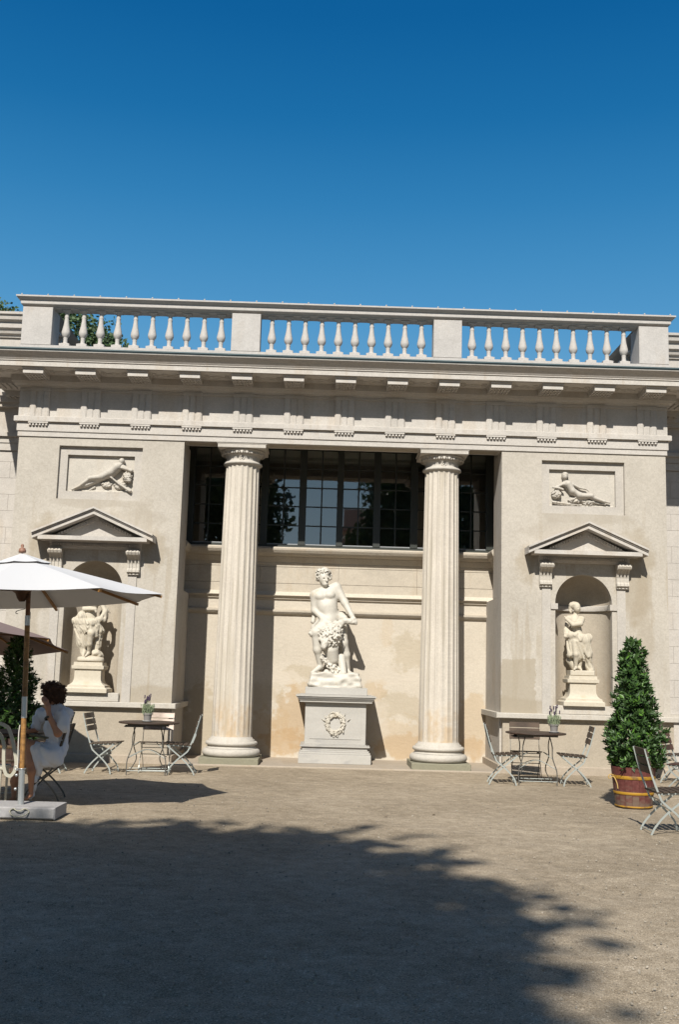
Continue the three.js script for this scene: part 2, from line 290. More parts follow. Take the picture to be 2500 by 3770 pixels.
const MAIDEN=[
[1,-0.055,0.979,0.030,0.052,0.075,0.063,0.02,0,0],
[2,-0.051,0.974,0.098,0.011,0.008,0.014,0.006,0,0],
[2,-0.013,0.974,0.085,0.009,0.008,0.014,0.006,0,0],
[2,-0.023,0.931,0.088,0.016,0.003,0.010,0.004,0,0],
[0,-0.023,0.979,0.050,-0.013,0.962,0.060,0.009,0.011,0.01,0,0],
[1,-0.035,0.928,0.030,0.030,0.024,0.030,0.015,0,0],
[1,-0.081,1.012,-0.010,0.073,0.057,0.073,0.015,0.008,34],
[1,-0.124,1.024,-0.020,0.038,0.034,0.040,0.015,0.006,36],
[0,-0.134,0.984,-0.020,-0.138,0.923,-0.020,0.032,0.026,0.015,0.007,36],
[0,-0.068,0.903,0.000,-0.071,0.843,0.000,0.030,0.034,0.02,0,0],
[0,-0.169,0.827,-0.020,0.000,0.817,-0.020,0.040,0.046,0.03,0,0],
[0,-0.086,0.792,0.000,-0.055,0.661,0.000,0.077,0.063,0.04,0,0],
[0,-0.055,0.661,0.000,-0.040,0.550,0.000,0.065,0.093,0.04,0,0],
[1,-0.035,0.767,0.050,0.034,0.032,0.034,0.03,0,0],
[1,-0.111,0.767,0.050,0.032,0.032,0.032,0.03,0,0],
[0,0.023,0.817,0.000,-0.025,0.747,0.110,0.044,0.040,0.015,0,0],
[0,-0.025,0.747,0.110,-0.136,0.726,0.135,0.038,0.033,0.012,0,0],
[0,-0.136,0.726,0.135,-0.227,0.807,0.110,0.032,0.024,0.012,0,0],
[0,-0.227,0.812,0.110,-0.249,0.843,0.090,0.020,0.011,0.01,0,0],
[0,-0.177,0.817,-0.020,-0.209,0.661,0.000,0.034,0.028,0.02,0,0],
[0,-0.209,0.661,0.000,-0.136,0.585,0.120,0.027,0.020,0.02,0,0],
[0,-0.136,0.585,0.120,-0.086,0.575,0.130,0.018,0.012,0.01,0,0],
[0,-0.217,0.651,0.020,-0.225,0.560,0.060,0.030,0.030,0.02,-0.009,30],
[0,-0.222,0.560,0.060,-0.096,0.590,0.130,0.026,0.028,0.015,-0.009,30],
[0,-0.177,0.590,0.080,-0.035,0.535,0.120,0.038,0.046,0.02,-0.012,26],
[0,-0.035,0.535,0.120,0.108,0.555,0.050,0.046,0.046,0.02,-0.015,26],
[0,0.000,0.510,0.110,0.101,0.520,0.060,0.036,0.040,0.02,-0.012,28],
[0,-0.146,0.530,0.030,-0.156,0.298,0.030,0.059,0.042,0.03,-0.015,22],
[0,-0.045,0.510,0.050,-0.045,0.277,0.040,0.097,0.063,0.03,-0.012,22],
[0,0.035,0.489,0.060,0.091,0.318,0.050,0.081,0.059,0.03,-0.015,22],
[0,-0.035,0.469,0.120,0.086,0.277,0.100,0.026,0.022,0.015,0,0],
[0,-0.005,0.499,0.130,0.111,0.338,0.090,0.022,0.020,0.015,0,0],
[0,-0.076,0.489,0.140,0.025,0.247,0.100,0.022,0.018,0.015,0,0],
[0,0.091,0.318,0.050,0.118,0.156,0.020,0.057,0.034,0.02,-0.013,24],
[0,-0.104,0.489,0.090,-0.091,0.308,0.100,0.050,0.040,0.02,0,0],
[0,-0.091,0.308,0.100,-0.078,0.126,0.040,0.040,0.026,0.02,0,0],
[0,-0.081,0.111,0.050,-0.124,0.088,0.130,0.024,0.015,0.015,0,0],
[0,0.000,0.298,0.030,-0.017,0.126,0.000,0.042,0.028,0.02,0,0],
[0,-0.019,0.111,0.020,-0.015,0.084,0.100,0.024,0.015,0.015,0,0],
[0,0.116,0.156,0.000,0.146,0.096,0.000,0.044,0.052,0.02,-0.015,20],
[0,-0.136,0.217,-0.060,-0.035,0.096,-0.060,0.061,0.071,0.03,0,0]];
const RELIEF_A=[
[1,0.305,0.191,0.035,0.043,0.049,0.041,0.012,0,0],
[1,0.295,0.141,0.040,0.033,0.033,0.031,0.012,0.004,60],
[0,0.234,0.102,0.020,0.151,0.017,0.020,0.074,0.067,0.025,0,0],
[0,0.151,0.017,0.020,0.031,-0.042,0.020,0.065,0.058,0.025,0,0],
[0,0.031,-0.051,0.020,-0.146,-0.077,0.040,0.051,0.036,0.02,0,0],
[0,-0.150,-0.086,0.040,-0.296,-0.193,0.030,0.031,0.022,0.012,0,0],
[0,-0.300,-0.198,0.030,-0.402,-0.248,0.030,0.020,0.014,0.01,0,0],
[0,-0.013,-0.081,0.000,-0.192,-0.170,0.010,0.040,0.031,0.02,0,0],
[0,-0.192,-0.170,0.010,-0.362,-0.241,0.010,0.027,0.014,0.012,0,0],
[0,0.330,0.105,0.030,0.451,0.055,0.030,0.036,0.027,0.015,0,0],
[0,0.451,0.055,0.030,0.317,0.087,0.050,0.025,0.018,0.012,0,0],
[0,0.176,0.082,0.030,0.125,-0.011,0.040,0.033,0.024,0.015,0,0],
[0,0.125,-0.011,0.040,0.178,-0.064,0.050,0.022,0.016,0.01,0,0],
[0,0.126,-0.025,0.050,0.291,-0.151,0.050,0.011,0.014,0.008,0,0],
[0,0.291,-0.151,0.050,0.455,-0.253,0.050,0.015,0.024,0.008,0,0],
[1,0.391,-0.038,0.020,0.072,0.076,0.045,0.015,0.012,44],
[1,0.426,-0.091,0.035,0.034,0.031,0.031,0.01,0.006,50],
[1,0.291,-0.151,0.000,0.100,0.081,0.036,0.02,0.008,30],
[1,0.091,-0.159,0.000,0.081,0.054,0.036,0.02,0.01,34],
[0,-0.081,-0.202,0.000,-0.152,-0.242,0.000,0.018,0.013,0.01,0,0],
[0,-0.442,-0.268,-0.010,0.460,-0.258,-0.010,0.020,0.024,0.01,0.004,30]];
const RELIEF_B=[
[1,-0.263,0.162,0.035,0.040,0.049,0.041,0.012,0,0],
[1,-0.257,0.195,0.030,0.049,0.038,0.043,0.012,0.006,50],
[0,-0.261,0.107,0.020,-0.252,0.080,0.020,0.024,0.027,0.012,0,0],
[0,-0.289,0.056,0.020,-0.150,0.054,0.020,0.031,0.031,0.015,0,0],
[0,-0.215,0.053,0.020,-0.149,-0.047,0.020,0.060,0.049,0.025,0,0],
[0,-0.149,-0.047,0.020,-0.052,-0.101,0.020,0.049,0.049,0.025,0,0],
[0,-0.047,-0.114,0.020,0.129,-0.115,0.040,0.049,0.038,0.02,0,0],
[0,0.139,-0.134,0.035,0.315,-0.190,0.030,0.033,0.022,0.012,0,0],
[0,0.315,-0.190,0.030,0.404,-0.204,0.030,0.018,0.014,0.01,0,0],
[0,-0.019,-0.155,0.000,0.241,-0.215,0.010,0.031,0.018,0.012,0,0],
[0,0.241,-0.215,0.010,0.344,-0.231,0.020,0.014,0.011,0.01,0,0],
[0,-0.289,0.051,0.030,-0.391,0.003,0.030,0.025,0.020,0.012,0,0],
[0,-0.391,0.003,0.030,-0.293,-0.032,0.040,0.018,0.016,0.01,0,0],
[0,-0.437,-0.004,0.040,-0.307,-0.018,0.040,0.014,0.013,0.008,0,0],
[1,-0.381,-0.098,0.015,0.076,0.067,0.045,0.015,0.012,44],
[1,-0.344,-0.106,0.030,0.031,0.031,0.033,0.01,0.006,50],
[0,-0.140,0.050,0.030,-0.038,0.001,0.030,0.024,0.017,0.012,0,0],
[0,-0.038,0.001,0.030,0.050,-0.011,0.030,0.016,0.012,0.008,0,0],
[0,0.050,-0.011,0.030,0.101,-0.047,0.030,0.010,0.005,0.006,0,0],
[1,-0.103,-0.175,0.000,0.109,0.045,0.031,0.02,0.01,32],
[1,0.093,-0.208,0.000,0.109,0.043,0.033,0.02,0.012,32],
[0,-0.437,-0.218,0.030,-0.279,-0.238,0.030,0.018,0.015,0.008,0.004,40],
[0,-0.279,-0.238,0.030,-0.005,-0.256,0.020,0.014,0.006,0.008,0,0],
[0,-0.483,-0.265,-0.010,0.465,-0.261,-0.010,0.018,0.020,0.01,0.004,30]];
const SKIN=[
[1,0.044,1.035,0.000,0.059,0.075,0.056,0.03,0,0],
[1,0.003,0.995,0.000,0.025,0.035,0.035,0.03,0,0],
[0,-0.020,1.004,0.000,-0.032,0.994,0.000,0.006,0.009,0.015,0,0],
[0,0.083,0.978,0.000,0.107,0.911,0.000,0.044,0.043,0.03,0,0],
[0,0.238,0.851,0.120,0.192,0.673,0.200,0.038,0.036,0.03,0,0],
[0,0.192,0.671,0.200,0.095,0.832,0.200,0.037,0.025,0.03,0,0],
[0,0.095,0.832,0.200,0.069,0.921,0.180,0.024,0.026,0.02,0,0],
[0,0.069,0.921,0.180,0.046,0.962,0.160,0.029,0.026,0.02,0,0],
[0,0.064,0.982,0.170,0.010,1.023,0.130,0.010,0.009,0.008,0,0],
[0,0.053,0.977,0.180,-0.001,1.013,0.140,0.010,0.009,0.008,0,0],
[0,0.044,0.968,0.190,-0.005,0.999,0.150,0.010,0.008,0.008,0,0],
[0,0.040,0.953,0.190,-0.001,0.980,0.150,0.009,0.007,0.008,0,0],
[0,0.059,0.943,0.140,0.016,0.964,0.080,0.011,0.009,0.008,0,0],
[0,-0.085,0.842,-0.150,-0.115,0.677,-0.100,0.035,0.032,0.03,0,0],
[0,-0.115,0.677,-0.100,-0.165,0.662,0.000,0.028,0.022,0.03,0,0],
[0,-0.165,0.662,0.000,-0.191,0.701,0.020,0.023,0.020,0.02,0,0],
[0,-0.178,0.698,0.050,-0.205,0.731,0.050,0.008,0.007,0.008,0,0],
[0,-0.187,0.688,0.050,-0.213,0.716,0.050,0.008,0.007,0.008,0,0],
[0,-0.197,0.682,0.030,-0.223,0.705,0.030,0.008,0.007,0.008,0,0],
[0,-0.182,0.700,0.000,-0.199,0.733,0.000,0.009,0.007,0.008,0,0],
[0,-0.192,0.676,0.010,-0.221,0.695,0.010,0.008,0.006,0.008,0,0],
[0,0.142,0.465,0.080,-0.168,0.554,0.100,0.070,0.052,0.05,0,0],
[0,-0.173,0.549,0.100,-0.076,0.365,0.140,0.050,0.040,0.04,0,0],
[0,0.091,0.412,-0.100,-0.225,0.352,-0.050,0.065,0.046,0.05,0,0],
[0,-0.225,0.352,-0.050,-0.266,0.172,-0.020,0.044,0.038,0.03,0,0],
[0,-0.266,0.172,-0.020,-0.256,0.018,0.000,0.037,0.021,0.03,0,0],
[0,-0.258,0.004,0.000,-0.291,-0.022,0.060,0.022,0.015,0.02,0,0],
[0,-0.076,0.365,0.140,-0.055,0.289,0.160,0.042,0.037,0.03,0,0],
[0,-0.055,0.289,0.160,-0.051,0.082,0.140,0.036,0.022,0.03,0,0],
[0,-0.050,0.063,0.140,-0.083,0.027,0.200,0.022,0.015,0.02,0,0]];
// ---------- materials ----------
const stoneTex = texture(1024, 1024, (u, v) => { const a = fbm(u, v, 3, 6, 1), b = fbm(u, v, 24, 4, 9), c = fbm(u, v, 160, 2, 21), s = fbm(u, v * .12, 20, 3, 33); let k = 236 + (a - .5) * 22 + (b - .5) * 16 + (c - .5) * 22; const st = sstep(.56, .74, a * .6 + s * .4); return [k - st * 7, k - 1 - st * 11, k - 2 - st * 16]; });
const stoneBump = texture(512, 512, (u, v) => 128 + (fbm(u, v, 90, 3, 5) - .5) * 150 + (fbm(u, v, 12, 3, 6) - .5) * 60, false);
const std = (o) => new THREE.MeshStandardMaterial(o);
const lin = (r, g, b) => new THREE.Color().setRGB(r, g, b);
const stone = (r, g, b, o = {}) => std({ color: lin(r, g, b), map: stoneTex, bumpMap: stoneBump, bumpScale: .004, roughness: .92, ...o });
const M = {
  plaster: stone(0.475, 0.443, 0.40), entab: stone(0.515, 0.485, 0.447), rail: stone(0.49, 0.464, 0.438), column: stone(0.515, 0.48, 0.43), warm: stone(0.49, 0.438, 0.362), sand: stone(0.40, 0.348, 0.275), pale: stone(0.511, 0.476, 0.420),
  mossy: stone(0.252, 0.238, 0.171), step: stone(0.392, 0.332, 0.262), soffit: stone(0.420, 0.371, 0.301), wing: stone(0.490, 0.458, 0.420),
  copper: std({ color: lin(.055, .085, .095), roughness: .6, metalness: .2 }), frame: std({ color: lin(.018, .022, .018), roughness: .5 }),
  glass: new THREE.MeshPhysicalMaterial({ color: lin(.75, .85, .82), transmission: 1, thickness: 0, roughness: .015, ior: 2.33 }),
  room: std({ color: lin(.26, .235, .2), roughness: .95 }), lead: std({ color: lin(.25, .26, .27), roughness: .6 }),
};
// wall of the recess: plaster stained ochre near the ground and by the pedestal, repaired in paler patches
const backTex = texture(1280, 640, (u, v) => {
  const x = -2.5 + 5 * u, y = 2.5 * v, n = fbm(u * 2, v, 8, 5, 40), m = fbm(u * 2, v, 30, 4, 44), f = fbm(u * 2, v, 180, 2, 47);
  let c = [230, 220, 205].map((q) => q + (n - .5) * 18 + (f - .5) * 18);
  const blot = (cx, cy, rx, ry, str, col, e = .22) => { const d = Math.hypot((x - cx) / rx, (y - cy) / ry) + (n - .5) * 1.5 + (m - .5) * 1.1; c = mixc(c, col, str * (1 - sstep(1 - e, 1 + e, d))); };
  const och = [204, 168, 124], ore = [214, 184, 144], pal = [236, 225, 210], gry = [196, 180, 152];
  blot(-.62, .62, .36, .42, 0.46, och); blot(-.72, .22, .35, .2, 0.50, och); blot(-.55, 1.02, .16, .12, 0.37, ore); blot(.62, 1.02, .16, .16, 0.40, ore); blot(-1.0, .3, .3, .45, 0.31, ore);
  blot(.95, .35, .35, .3, 0.28, ore); blot(1.15, .2, .4, .16, 0.37, och); blot(2.15, .5, .3, .42, 0.37, ore); blot(2.2, .2, .35, .18, 0.40, och); blot(1.0, .8, .4, .2, .35, gry); blot(-1.1, .95, .3, .25, .3, gry);
  blot(-.4, 1.28, .5, .1, .35, gry); blot(.78, 1.9, .1, .35, 0.19, ore); blot(.5, .65, .3, .3, .55, pal); blot(-.85, 1.2, .35, .1, .7, pal, .1); blot(.9, 1.25, .5, .12, .5, pal, .1); blot(1.2, 1.6, .4, .3, .35, gry); blot(0, 1.9, .8, .2, .3, pal); blot(-2.1, .5, .35, .5, .5, gry);
  return c;
});
const wallMat = std({ map: backTex, color: lin(.575, .567, .55), bumpMap: stoneBump, bumpScale: .004, roughness: .93 });
function pierTex(side) {
  return texture(640, 1000, (u, v) => {
    const x = side > 0 ? 2.347 + 2.433 * u : -4.78 + 2.433 * u, y = .84 + 3.81 * v, X = Math.abs(x), n = fbm(u * .64, v, 5, 5, 60 + side), m = fbm(u * .64, v, 26, 4, 65 + side), f = fbm(u * .64, v, 220, 2, 70), s = fbm(u * .64, v * .1, 40, 3, 77 + side);
    let c = [214, 207, 196].map((q) => q + (n - .5) * 20 + (m - .5) * 10 + (f - .5) * 24);
    const blot = (cx, cy, rx, ry, str, col, e = .3) => { const d = Math.hypot((X - cx) / rx, (y - cy) / ry) + (n - .5) * 1.4 + (m - .5) * .7; c = mixc(c, col, str * (1 - sstep(1 - e, 1 + e, d))); };
    const dirt = [176, 161, 136], gr = [193, 184, 170];
    blot(3.55, 3.68, .62, .08, .5, gr); blot(3.1, 3.45, .5, .16, .38, gr); blot(4.3, 2.85, .25, .6, .4, dirt); blot(2.72, 3.0, .16, .3, .35, dirt); blot(4.42, 2.2, .12, .7, .3, dirt); blot(2.6, .95, .5, .12, .4, dirt); blot(3.5, 1.3, 1.2, .5, .15, gr);
    c = mixc(c, dirt, .28 * sstep(.58, .75, s) * sstep(4.4, 2.5, y));
    if (side > 0) { const r = Math.max(Math.abs(x - 2.60) - .245, Math.abs(y - 1.21) - .40) + (m - .5) * .09 + (f - .5) * .02; c = mixc(c, [188, 176, 155], .62 * (1 - sstep(-.008, .012, r))); }
    return c;
  });
}
// ---------- the ground ----------
const gravelTex = texture(2048, 2048, (u, v) => { const a = fbm(u, v, 4, 5, 90), b = fbm(u, v, 60, 3, 95), c = hash(Math.floor(u * 680), Math.floor(v * 680), 3), d = hash(Math.floor(u * 1024), Math.floor(v * 1024), 8), w = fbm(u, v * 3, 9, 3, 97); let k = 150 + (a - .5) * 42 + (b - .5) * 38 + (c - .5) * 34 + (d - .5) * 46 + (w - .5) * 16; if (c > .985) k += 34; if (c < .02) k -= 38; return [k + 5, k - 7, k - 26]; });
const gravelBump = texture(1024, 1024, (u, v) => 100 + 70 * hash(Math.floor(u * 512), Math.floor(v * 512), 8) + (fbm(u, v, 40, 3, 95) - .5) * 120, false);
{
  const axis = (lo, hi, n, far) => { const a = [-far, -40, -18]; for (let i = 0; i <= n; i++) a.push(lo + (hi - lo) * i / n); a.push(18 + Math.max(0, hi - 8), 42, far); return a.filter((v, i) => i === 0 || v > a[i - 1]); };
  const xs = axis(-6, 6, 230, 150), zs = axis(-.5, 13, 300, 150), pos = [], uv = [], tri = [];   // scuffed, faintly uneven ground
  for (const z of zs) for (const x of xs) { const k = sstep(.15, .7, z) * sstep(-6, -5.5, x) * sstep(6, 5.5, x) * sstep(13, 12.5, z), h = (perlin.noise(x * 1.3, z * 1.3, 4) * .010 + perlin.noise(x * 3.7, z * 3.1, 9) * .0075 + perlin.noise(x * 9, z * 8, 2) * .004 - .004 * Math.max(0, perlin.noise(x * 5.3 + 40, z * 4.1, 7))) * k; pos.push(x, h - .003 * k, z); uv.push(x / 4, z / 4); }
  const nx = xs.length; for (let j = 0; j + 1 < zs.length; j++) for (let i = 0; i + 1 < nx; i++) { const a = j * nx + i; tri.push(a, a + nx, a + 1, a + 1, a + nx, a + nx + 1); }
  const g = new THREE.BufferGeometry(); g.setAttribute('position', new THREE.Float32BufferAttribute(pos, 3)); g.setAttribute('uv', new THREE.Float32BufferAttribute(uv, 2)); g.setIndex(tri); g.computeVertexNormals();
  tag(mesh('ground', g, std({ map: gravelTex, color: lin(.77, .735, .69), bumpMap: gravelBump, bumpScale: .012, roughness: .97 }), scene), 'sandy fine gravel courtyard in front of the pavilion', 0, 0, 'structure');
  // loose grit on the surface
  const pg = new THREE.IcosahedronGeometry(1, 0), N = 16000, peb = new THREE.InstancedMesh(pg, std({ roughness: .95 }), N), m = new THREE.Matrix4(), q = new THREE.Quaternion(), e = new THREE.Euler(), c = new THREE.Color();
  for (let i = 0; i < N; i++) { const z = 1 + 11.5 * Math.sqrt(rnd()), w = 3.9 * (15.8 - z) / 15.2 + .6, s = .0022 + .0065 * rnd() ** 8; e.set(rnd() * 6, rnd() * 6, rnd() * 6); q.setFromEuler(e); m.compose(V(rr(-w, w) * 1.15, s * .3, z), q, V(s, s * .7, s * rr(.7, 1.3))); peb.setMatrixAt(i, m); const k = rr(.16, .36); peb.setColorAt(i, c.setRGB(k, k * .88, k * .72)); }
  peb.name = 'gravel'; peb.castShadow = peb.receiveShadow = true; scene.add(peb); tag(peb, 'loose grit and small pebbles strewn over the courtyard', 0, 0, 'stuff');
}
// ---------- the pavilion ----------
const pav = thing('garden_pavilion', 'cream stone pavilion front with two fluted columns and roof balustrade', 'pavilion');
const XI = 2.347, XO = 4.78, ZB = -1.4, ZJ = -.68, XU = 2.46;
// stone step the columns and the pedestal stand on
mesh('stone_step', [cbox(-2.34, 2.34, -.05, .022, -1.45, .1, .008)], M.step, pav);
function pathRect(x0, x1, y0, y1) { return [[x0, y0], [x1, y0], [x1, y1], [x0, y1]]; }
for (const side of [-1, 1]) {
  const cx = side * 3.545, R = .412, sp = 2.43, nb = .955;
  const niche = new THREE.Path(); niche.moveTo(cx - R, nb); niche.lineTo(cx + R, nb); niche.lineTo(cx + R, sp); niche.absarc(cx, sp, R, 0, Math.PI, false); niche.lineTo(cx - R, nb);
  const x0 = side > 0 ? XI : -XO, x1 = side > 0 ? XO : -XI, px = side > 0 ? 3.553 : -3.566;
  const g = plate(pathRect(x0, x1, .84, 4.65), [niche, pathRect(px - .612, px + .612, 3.735, 4.525)], -.1, 0, 40);
  { const p = g.attributes.position, uv = g.attributes.uv; for (let i = 0; i < p.count; i++) uv.setXY(i, (p.getX(i) - x0 + (p.getZ(i) < -.05 ? .02 : 0)) / 2.433, (p.getY(i) - .84) / 3.81); }
  const pier = mesh('pier', g, std({ map: pierTex(side), color: lin(.585, .575, .56), bumpMap: stoneBump, bumpScale: .004, roughness: .93 }), pav);
  // flanks, closing the pier behind its face
  const xi = side * XI, inner = side > 0 ? [XI, XI + .1] : [-XI - .1, -XI], outer = side > 0 ? [XO - .1, XO] : [-XO, -XO + .1];
  mesh('pier_flank', [box(...inner, 2.5, 4.65, ZJ, -.102), box(...inner, 0, 2.498, ZB - .05, -.102), box(...outer, 0, 4.65, -3.2, -.102), box(...(side > 0 ? [XU, XU + .1] : [-XU - .1, -XU]), 2.5, 5.3, ZB - .1, ZJ - .0), box(side > 0 ? XI : -XU - .1, side > 0 ? XU + .1 : -XI, 2.5, 4.65, ZJ - .03, ZJ - .002)], M.plaster, pier);
  // plinth zone with its ledge
  mesh('pier_plinth', [box(side > 0 ? XI + .03 : -XO - .05, side > 0 ? XO + .05 : -XI - .03, .08, .765, -1.0, -.012)], M.sand, pav);
  mesh('plinth_ledge', [cbox(side > 0 ? XI - .07 : -XO - .1, side > 0 ? XO + .1 : -XI + .07, .765, .84, ZB, .075, .008)], M.pale, pav);
  mesh('plinth_foot', [cbox(side > 0 ? XI - .045 : -XO - .1, side > 0 ? XO + .1 : -XI + .045, -.03, .115, ZB, .05, .012)], M.step, pav);
  // niche shell: half cylinder with a quarter dome, an impost band and a sill block
  const shell = [];
  const cyl = new THREE.CylinderGeometry(R, R, sp - nb, 40, 1, true, Math.PI / 2, Math.PI).translate(cx, (sp + nb) / 2, -.1); shell.push(uvBox(cyl));
  shell.push(uvBox(new THREE.SphereGeometry(R, 40, 20, 0, Math.PI, 0, Math.PI / 2).rotateY(Math.PI).translate(cx, sp, -.1)));
  const floor = new THREE.CircleGeometry(R, 30, 0, Math.PI).rotateX(-Math.PI / 2).translate(cx, nb, -.1); shell.push(uvBox(floor));
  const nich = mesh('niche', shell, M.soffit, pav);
  const band = lathe([[R + .03, 2.33], [R - .028, 2.33], [R - .036, 2.345], [R - .036, 2.405], [R - .02, 2.418], [R + .03, 2.418]], 40, Math.PI / 2, Math.PI).translate(cx, 0, -.1);
  mesh('impost_band', [uvBox(band), box(cx - R - .068, cx - R + .034, 2.332, 2.416, -.098, .022), box(cx + R - .034, cx + R + .068, 2.332, 2.416, -.098, .022)], M.plaster, nich);
  mesh('niche_sill', [cbox(cx - R - .04, cx + R + .04, .842, .962, -.3, .05, .006)], M.pale, nich);
  // strips either side of the niche
  for (const s of [-1, 1]) mesh('pilaster_strip', [box(cx + s * .545 - .062, cx + s * .545 + .062, .842, 2.69, -.05, .018)], M.plaster, nich);
  // pediment hood
  const ped = mesh('pediment', [alongX([[0, 3.0], [.045, 3.0], [.06, 3.03], [.075, 3.035], [.075, 3.075], [.12, 3.10], [.0, 3.10]], cx - .66, cx + .66),
    box(cx - .775, cx + .775, 3.1, 3.158, -.05, .315), plate([[cx - .62, 3.158], [cx + .62, 3.158], [cx, 3.42]], [], -.05, .112)], M.entab, pav);
  const L = .86, H = .372, th = Math.atan2(H, L), len = Math.hypot(L, H);
  for (const s of [-1, 1]) {
    const rk = (y0, y1, z1) => { const a = [cx + s * L, 3.158 + y0], b = [cx, 3.158 + H + y0], o = [a, b, [b[0], b[1] + y1 - y0], [a[0], a[1] + y1 - y0]]; return plate(s > 0 ? o.reverse() : o, [], -.05, z1); };
    mesh('raking_cornice', [rk(-.052, .0, .318), rk(.001, .022, .335), rk(.023, .05, .36)], M.entab, ped);
  }
  const dent = []; for (let i = -20; i <= 20; i++) dent.push(box(cx + i * .031 - .0105, cx + i * .031 + .0105, 3.042, 3.074, .07, .108));
  for (const s of [-1, 1]) for (let i = 1; i < 17; i++) { const t = i / 17.5, x = cx + s * L * .8 * t, y = 3.158 + H * (1 - t * .8) - .125; if (y > 3.175) dent.push(box(x - .011, x + .011, y - .004, y + .034, .113, .165)); }
  for (const s of [-1, 1]) dent.push(plate((s > 0 ? (q) => q : (q) => q.reverse())([[cx + s * .55, 3.16], [cx + s * .62, 3.16], [cx, 3.158 + H - .055], [cx, 3.158 + H - .13]].map((p) => p)), [], .1, .14));
  mesh('dentil_course', dent, M.entab, ped);
  // console brackets carrying the hood: a scroll with three ribs
  for (const s of [-1, 1]) {
    const bx = cx + s * .56, w = .09, prof = [[0, 2.67], [.045, 2.665], [.075, 2.685], [.072, 2.715], [.05, 2.74], [.05, 2.8], [.07, 2.86], [.115, 2.9], [.165, 2.925], [.185, 2.96], [.17, 2.99], [.13, 3.0], [0, 3.0]];
    const parts = [alongX(prof, bx - w, bx + w)];
    for (const o of [-.072, -.028, .028, .072]) parts.push(alongX(prof.map(([z, y]) => [z ? z + .012 : 0, 2.83 + (y - 2.83) * 1.0]), bx + o - .012, bx + o + .012));
    for (const e of [-1, 1]) parts.push(uvBox(new THREE.CylinderGeometry(.042, .042, .012, 16).rotateZ(Math.PI / 2).translate(bx + e * (w + .004), 2.955, .135)));
    parts.push(box(bx - w + .005, bx + w - .005, 2.648, 2.664, -.02, .05));
    mesh('bracket', parts, M.pale, ped);
  }
  // relief panel, two steps deep
  const fr = mesh('panel_frame', [plate(pathRect(px - .612, px + .612, 3.735, 4.525), [pathRect(px - .4925, px + .4925, 3.86, 4.402)], -.099, -.055)], M.plaster, pav);
  mesh('panel_ground', [box(px - .5, px + .5, 3.85, 4.41, -.13, -.108)], M.pale, fr);
  const rel = sculpt(side < 0 ? RELIEF_A : RELIEF_B, .0055, (d, x, y, z) => Math.max(d, -.012 - z)); rel.scale(1, 1, 1.6);
  mesh('relief_figure', rel.translate(px, 4.131, -.106), M.pale, fr);
}
// wall of the recess: plain below two string mouldings, set back and coursed above them
const bw = alongX([[ZB, 0], [ZB, 2.505], [ZB - .08, 2.58], [ZB - .3, 2.58], [ZB - .3, 0]], -2.5, 2.5);
{ const p = bw.attributes.position, uv = bw.attributes.uv; for (let i = 0; i < p.count; i++) uv.setXY(i, (p.getX(i) + 2.5) / 5, p.getY(i) / 2.6); }
const back = mesh('recess_wall', bw, wallMat, pav);
mesh('string_moulding', [alongX([[ZB - .01, 2.44], [ZB + .006, 2.442], [ZB + .024, 2.457], [ZB + .032, 2.458], [ZB + .032, 2.465], [ZB + .022, 2.467], [ZB + .076, 2.508], [ZB + .076, 2.513], [ZB - .01, 2.52]], -XI, XI)], M.warm, back);
mesh('string_moulding', [alongX([[ZB - .01, 2.198], [ZB + .008, 2.2], [ZB + .04, 2.222], [ZB + .068, 2.252], [ZB + .07, 2.262], [ZB + .07, 2.280], [ZB + .05, 2.284], [ZB + .05, 2.29], [ZB - .01, 2.3]], -XI, XI)], M.warm, back);
for (const [y0, y1] of [[2.575, 2.709], [2.713, 2.969], [2.973, 3.06]]) for (let i = 0; i < 4; i++) mesh('stone_block', [cbox(-2.5 + i * 1.25 + .001, -2.5 + (i + 1) * 1.25 - .001, y0, y1, ZB - .25, ZB - .08, .003)], M.warm, back);
// sill cornice, returned along both flanks
const cyma = [[0, 3.005], [.012, 3.02], [.02, 3.05], [.03, 3.055], [.06, 3.09], [.085, 3.12], [.09, 3.135], [.16, 3.15], [.2, 3.18], [.23, 3.22], [.235, 3.245]];
mesh('sill_cornice', [alongX([[ZB - .12, 3.005], ...cyma.map(([o, y]) => [ZB - .08 + o, y]), [ZB - .08 + .2, 3.27], [ZB - .12, 3.30]], -XU + .001, XU - .001)], M.warm, back);
for (const s of [-1, 1]) { const pts = [...cyma, [.2, 3.27], [0, 3.30]].map(([o, y]) => new THREE.Vector2(-s * o * .55, y)); const g2 = new THREE.ExtrudeGeometry(new THREE.Shape(pts), { depth: .66, bevelEnabled: false }).translate(s * XU, 0, ZB - .055); mesh('sill_cornice', uvBox(g2), M.warm, back); }
// window band: eight bays of two by five panes
const WZ = ZB - .06, bays = [[-2.345, -1.872], [-1.755, -1.275], [-1.165, -.665], [-.552, -.058], [.042, .53], [.64, 1.125], [1.238, 1.73], [1.855, 2.34]], ys = [3.33, 3.637, 3.946, 4.253, 4.565, 4.87];
const win = mesh('window_frame', [box(-2.459, 2.459, 3.28, 3.325, WZ - .04, WZ + .05), box(-2.459, 2.459, 4.87, 5.2, WZ - .04, WZ + .05), ...[[-2.459, -2.345], ...bays.slice(1).map((b, i) => [bays[i][1], b[0]]), [2.34, 2.459]].map(([a, b]) => box(a, b, 3.325, 4.87, WZ - .04, WZ + .06))], M.frame, pav);
const mun = []; bays.forEach(([a, b]) => { mun.push(box((a + b) / 2 - .011, (a + b) / 2 + .011, 3.326, 4.869, WZ - .014, WZ + .018)); for (const y of ys.slice(1, 5)) mun.push(box(a, b, y - .009, y + .009, WZ - .01, WZ + .014)); });
mesh('glazing_bars', mun, M.frame, win);
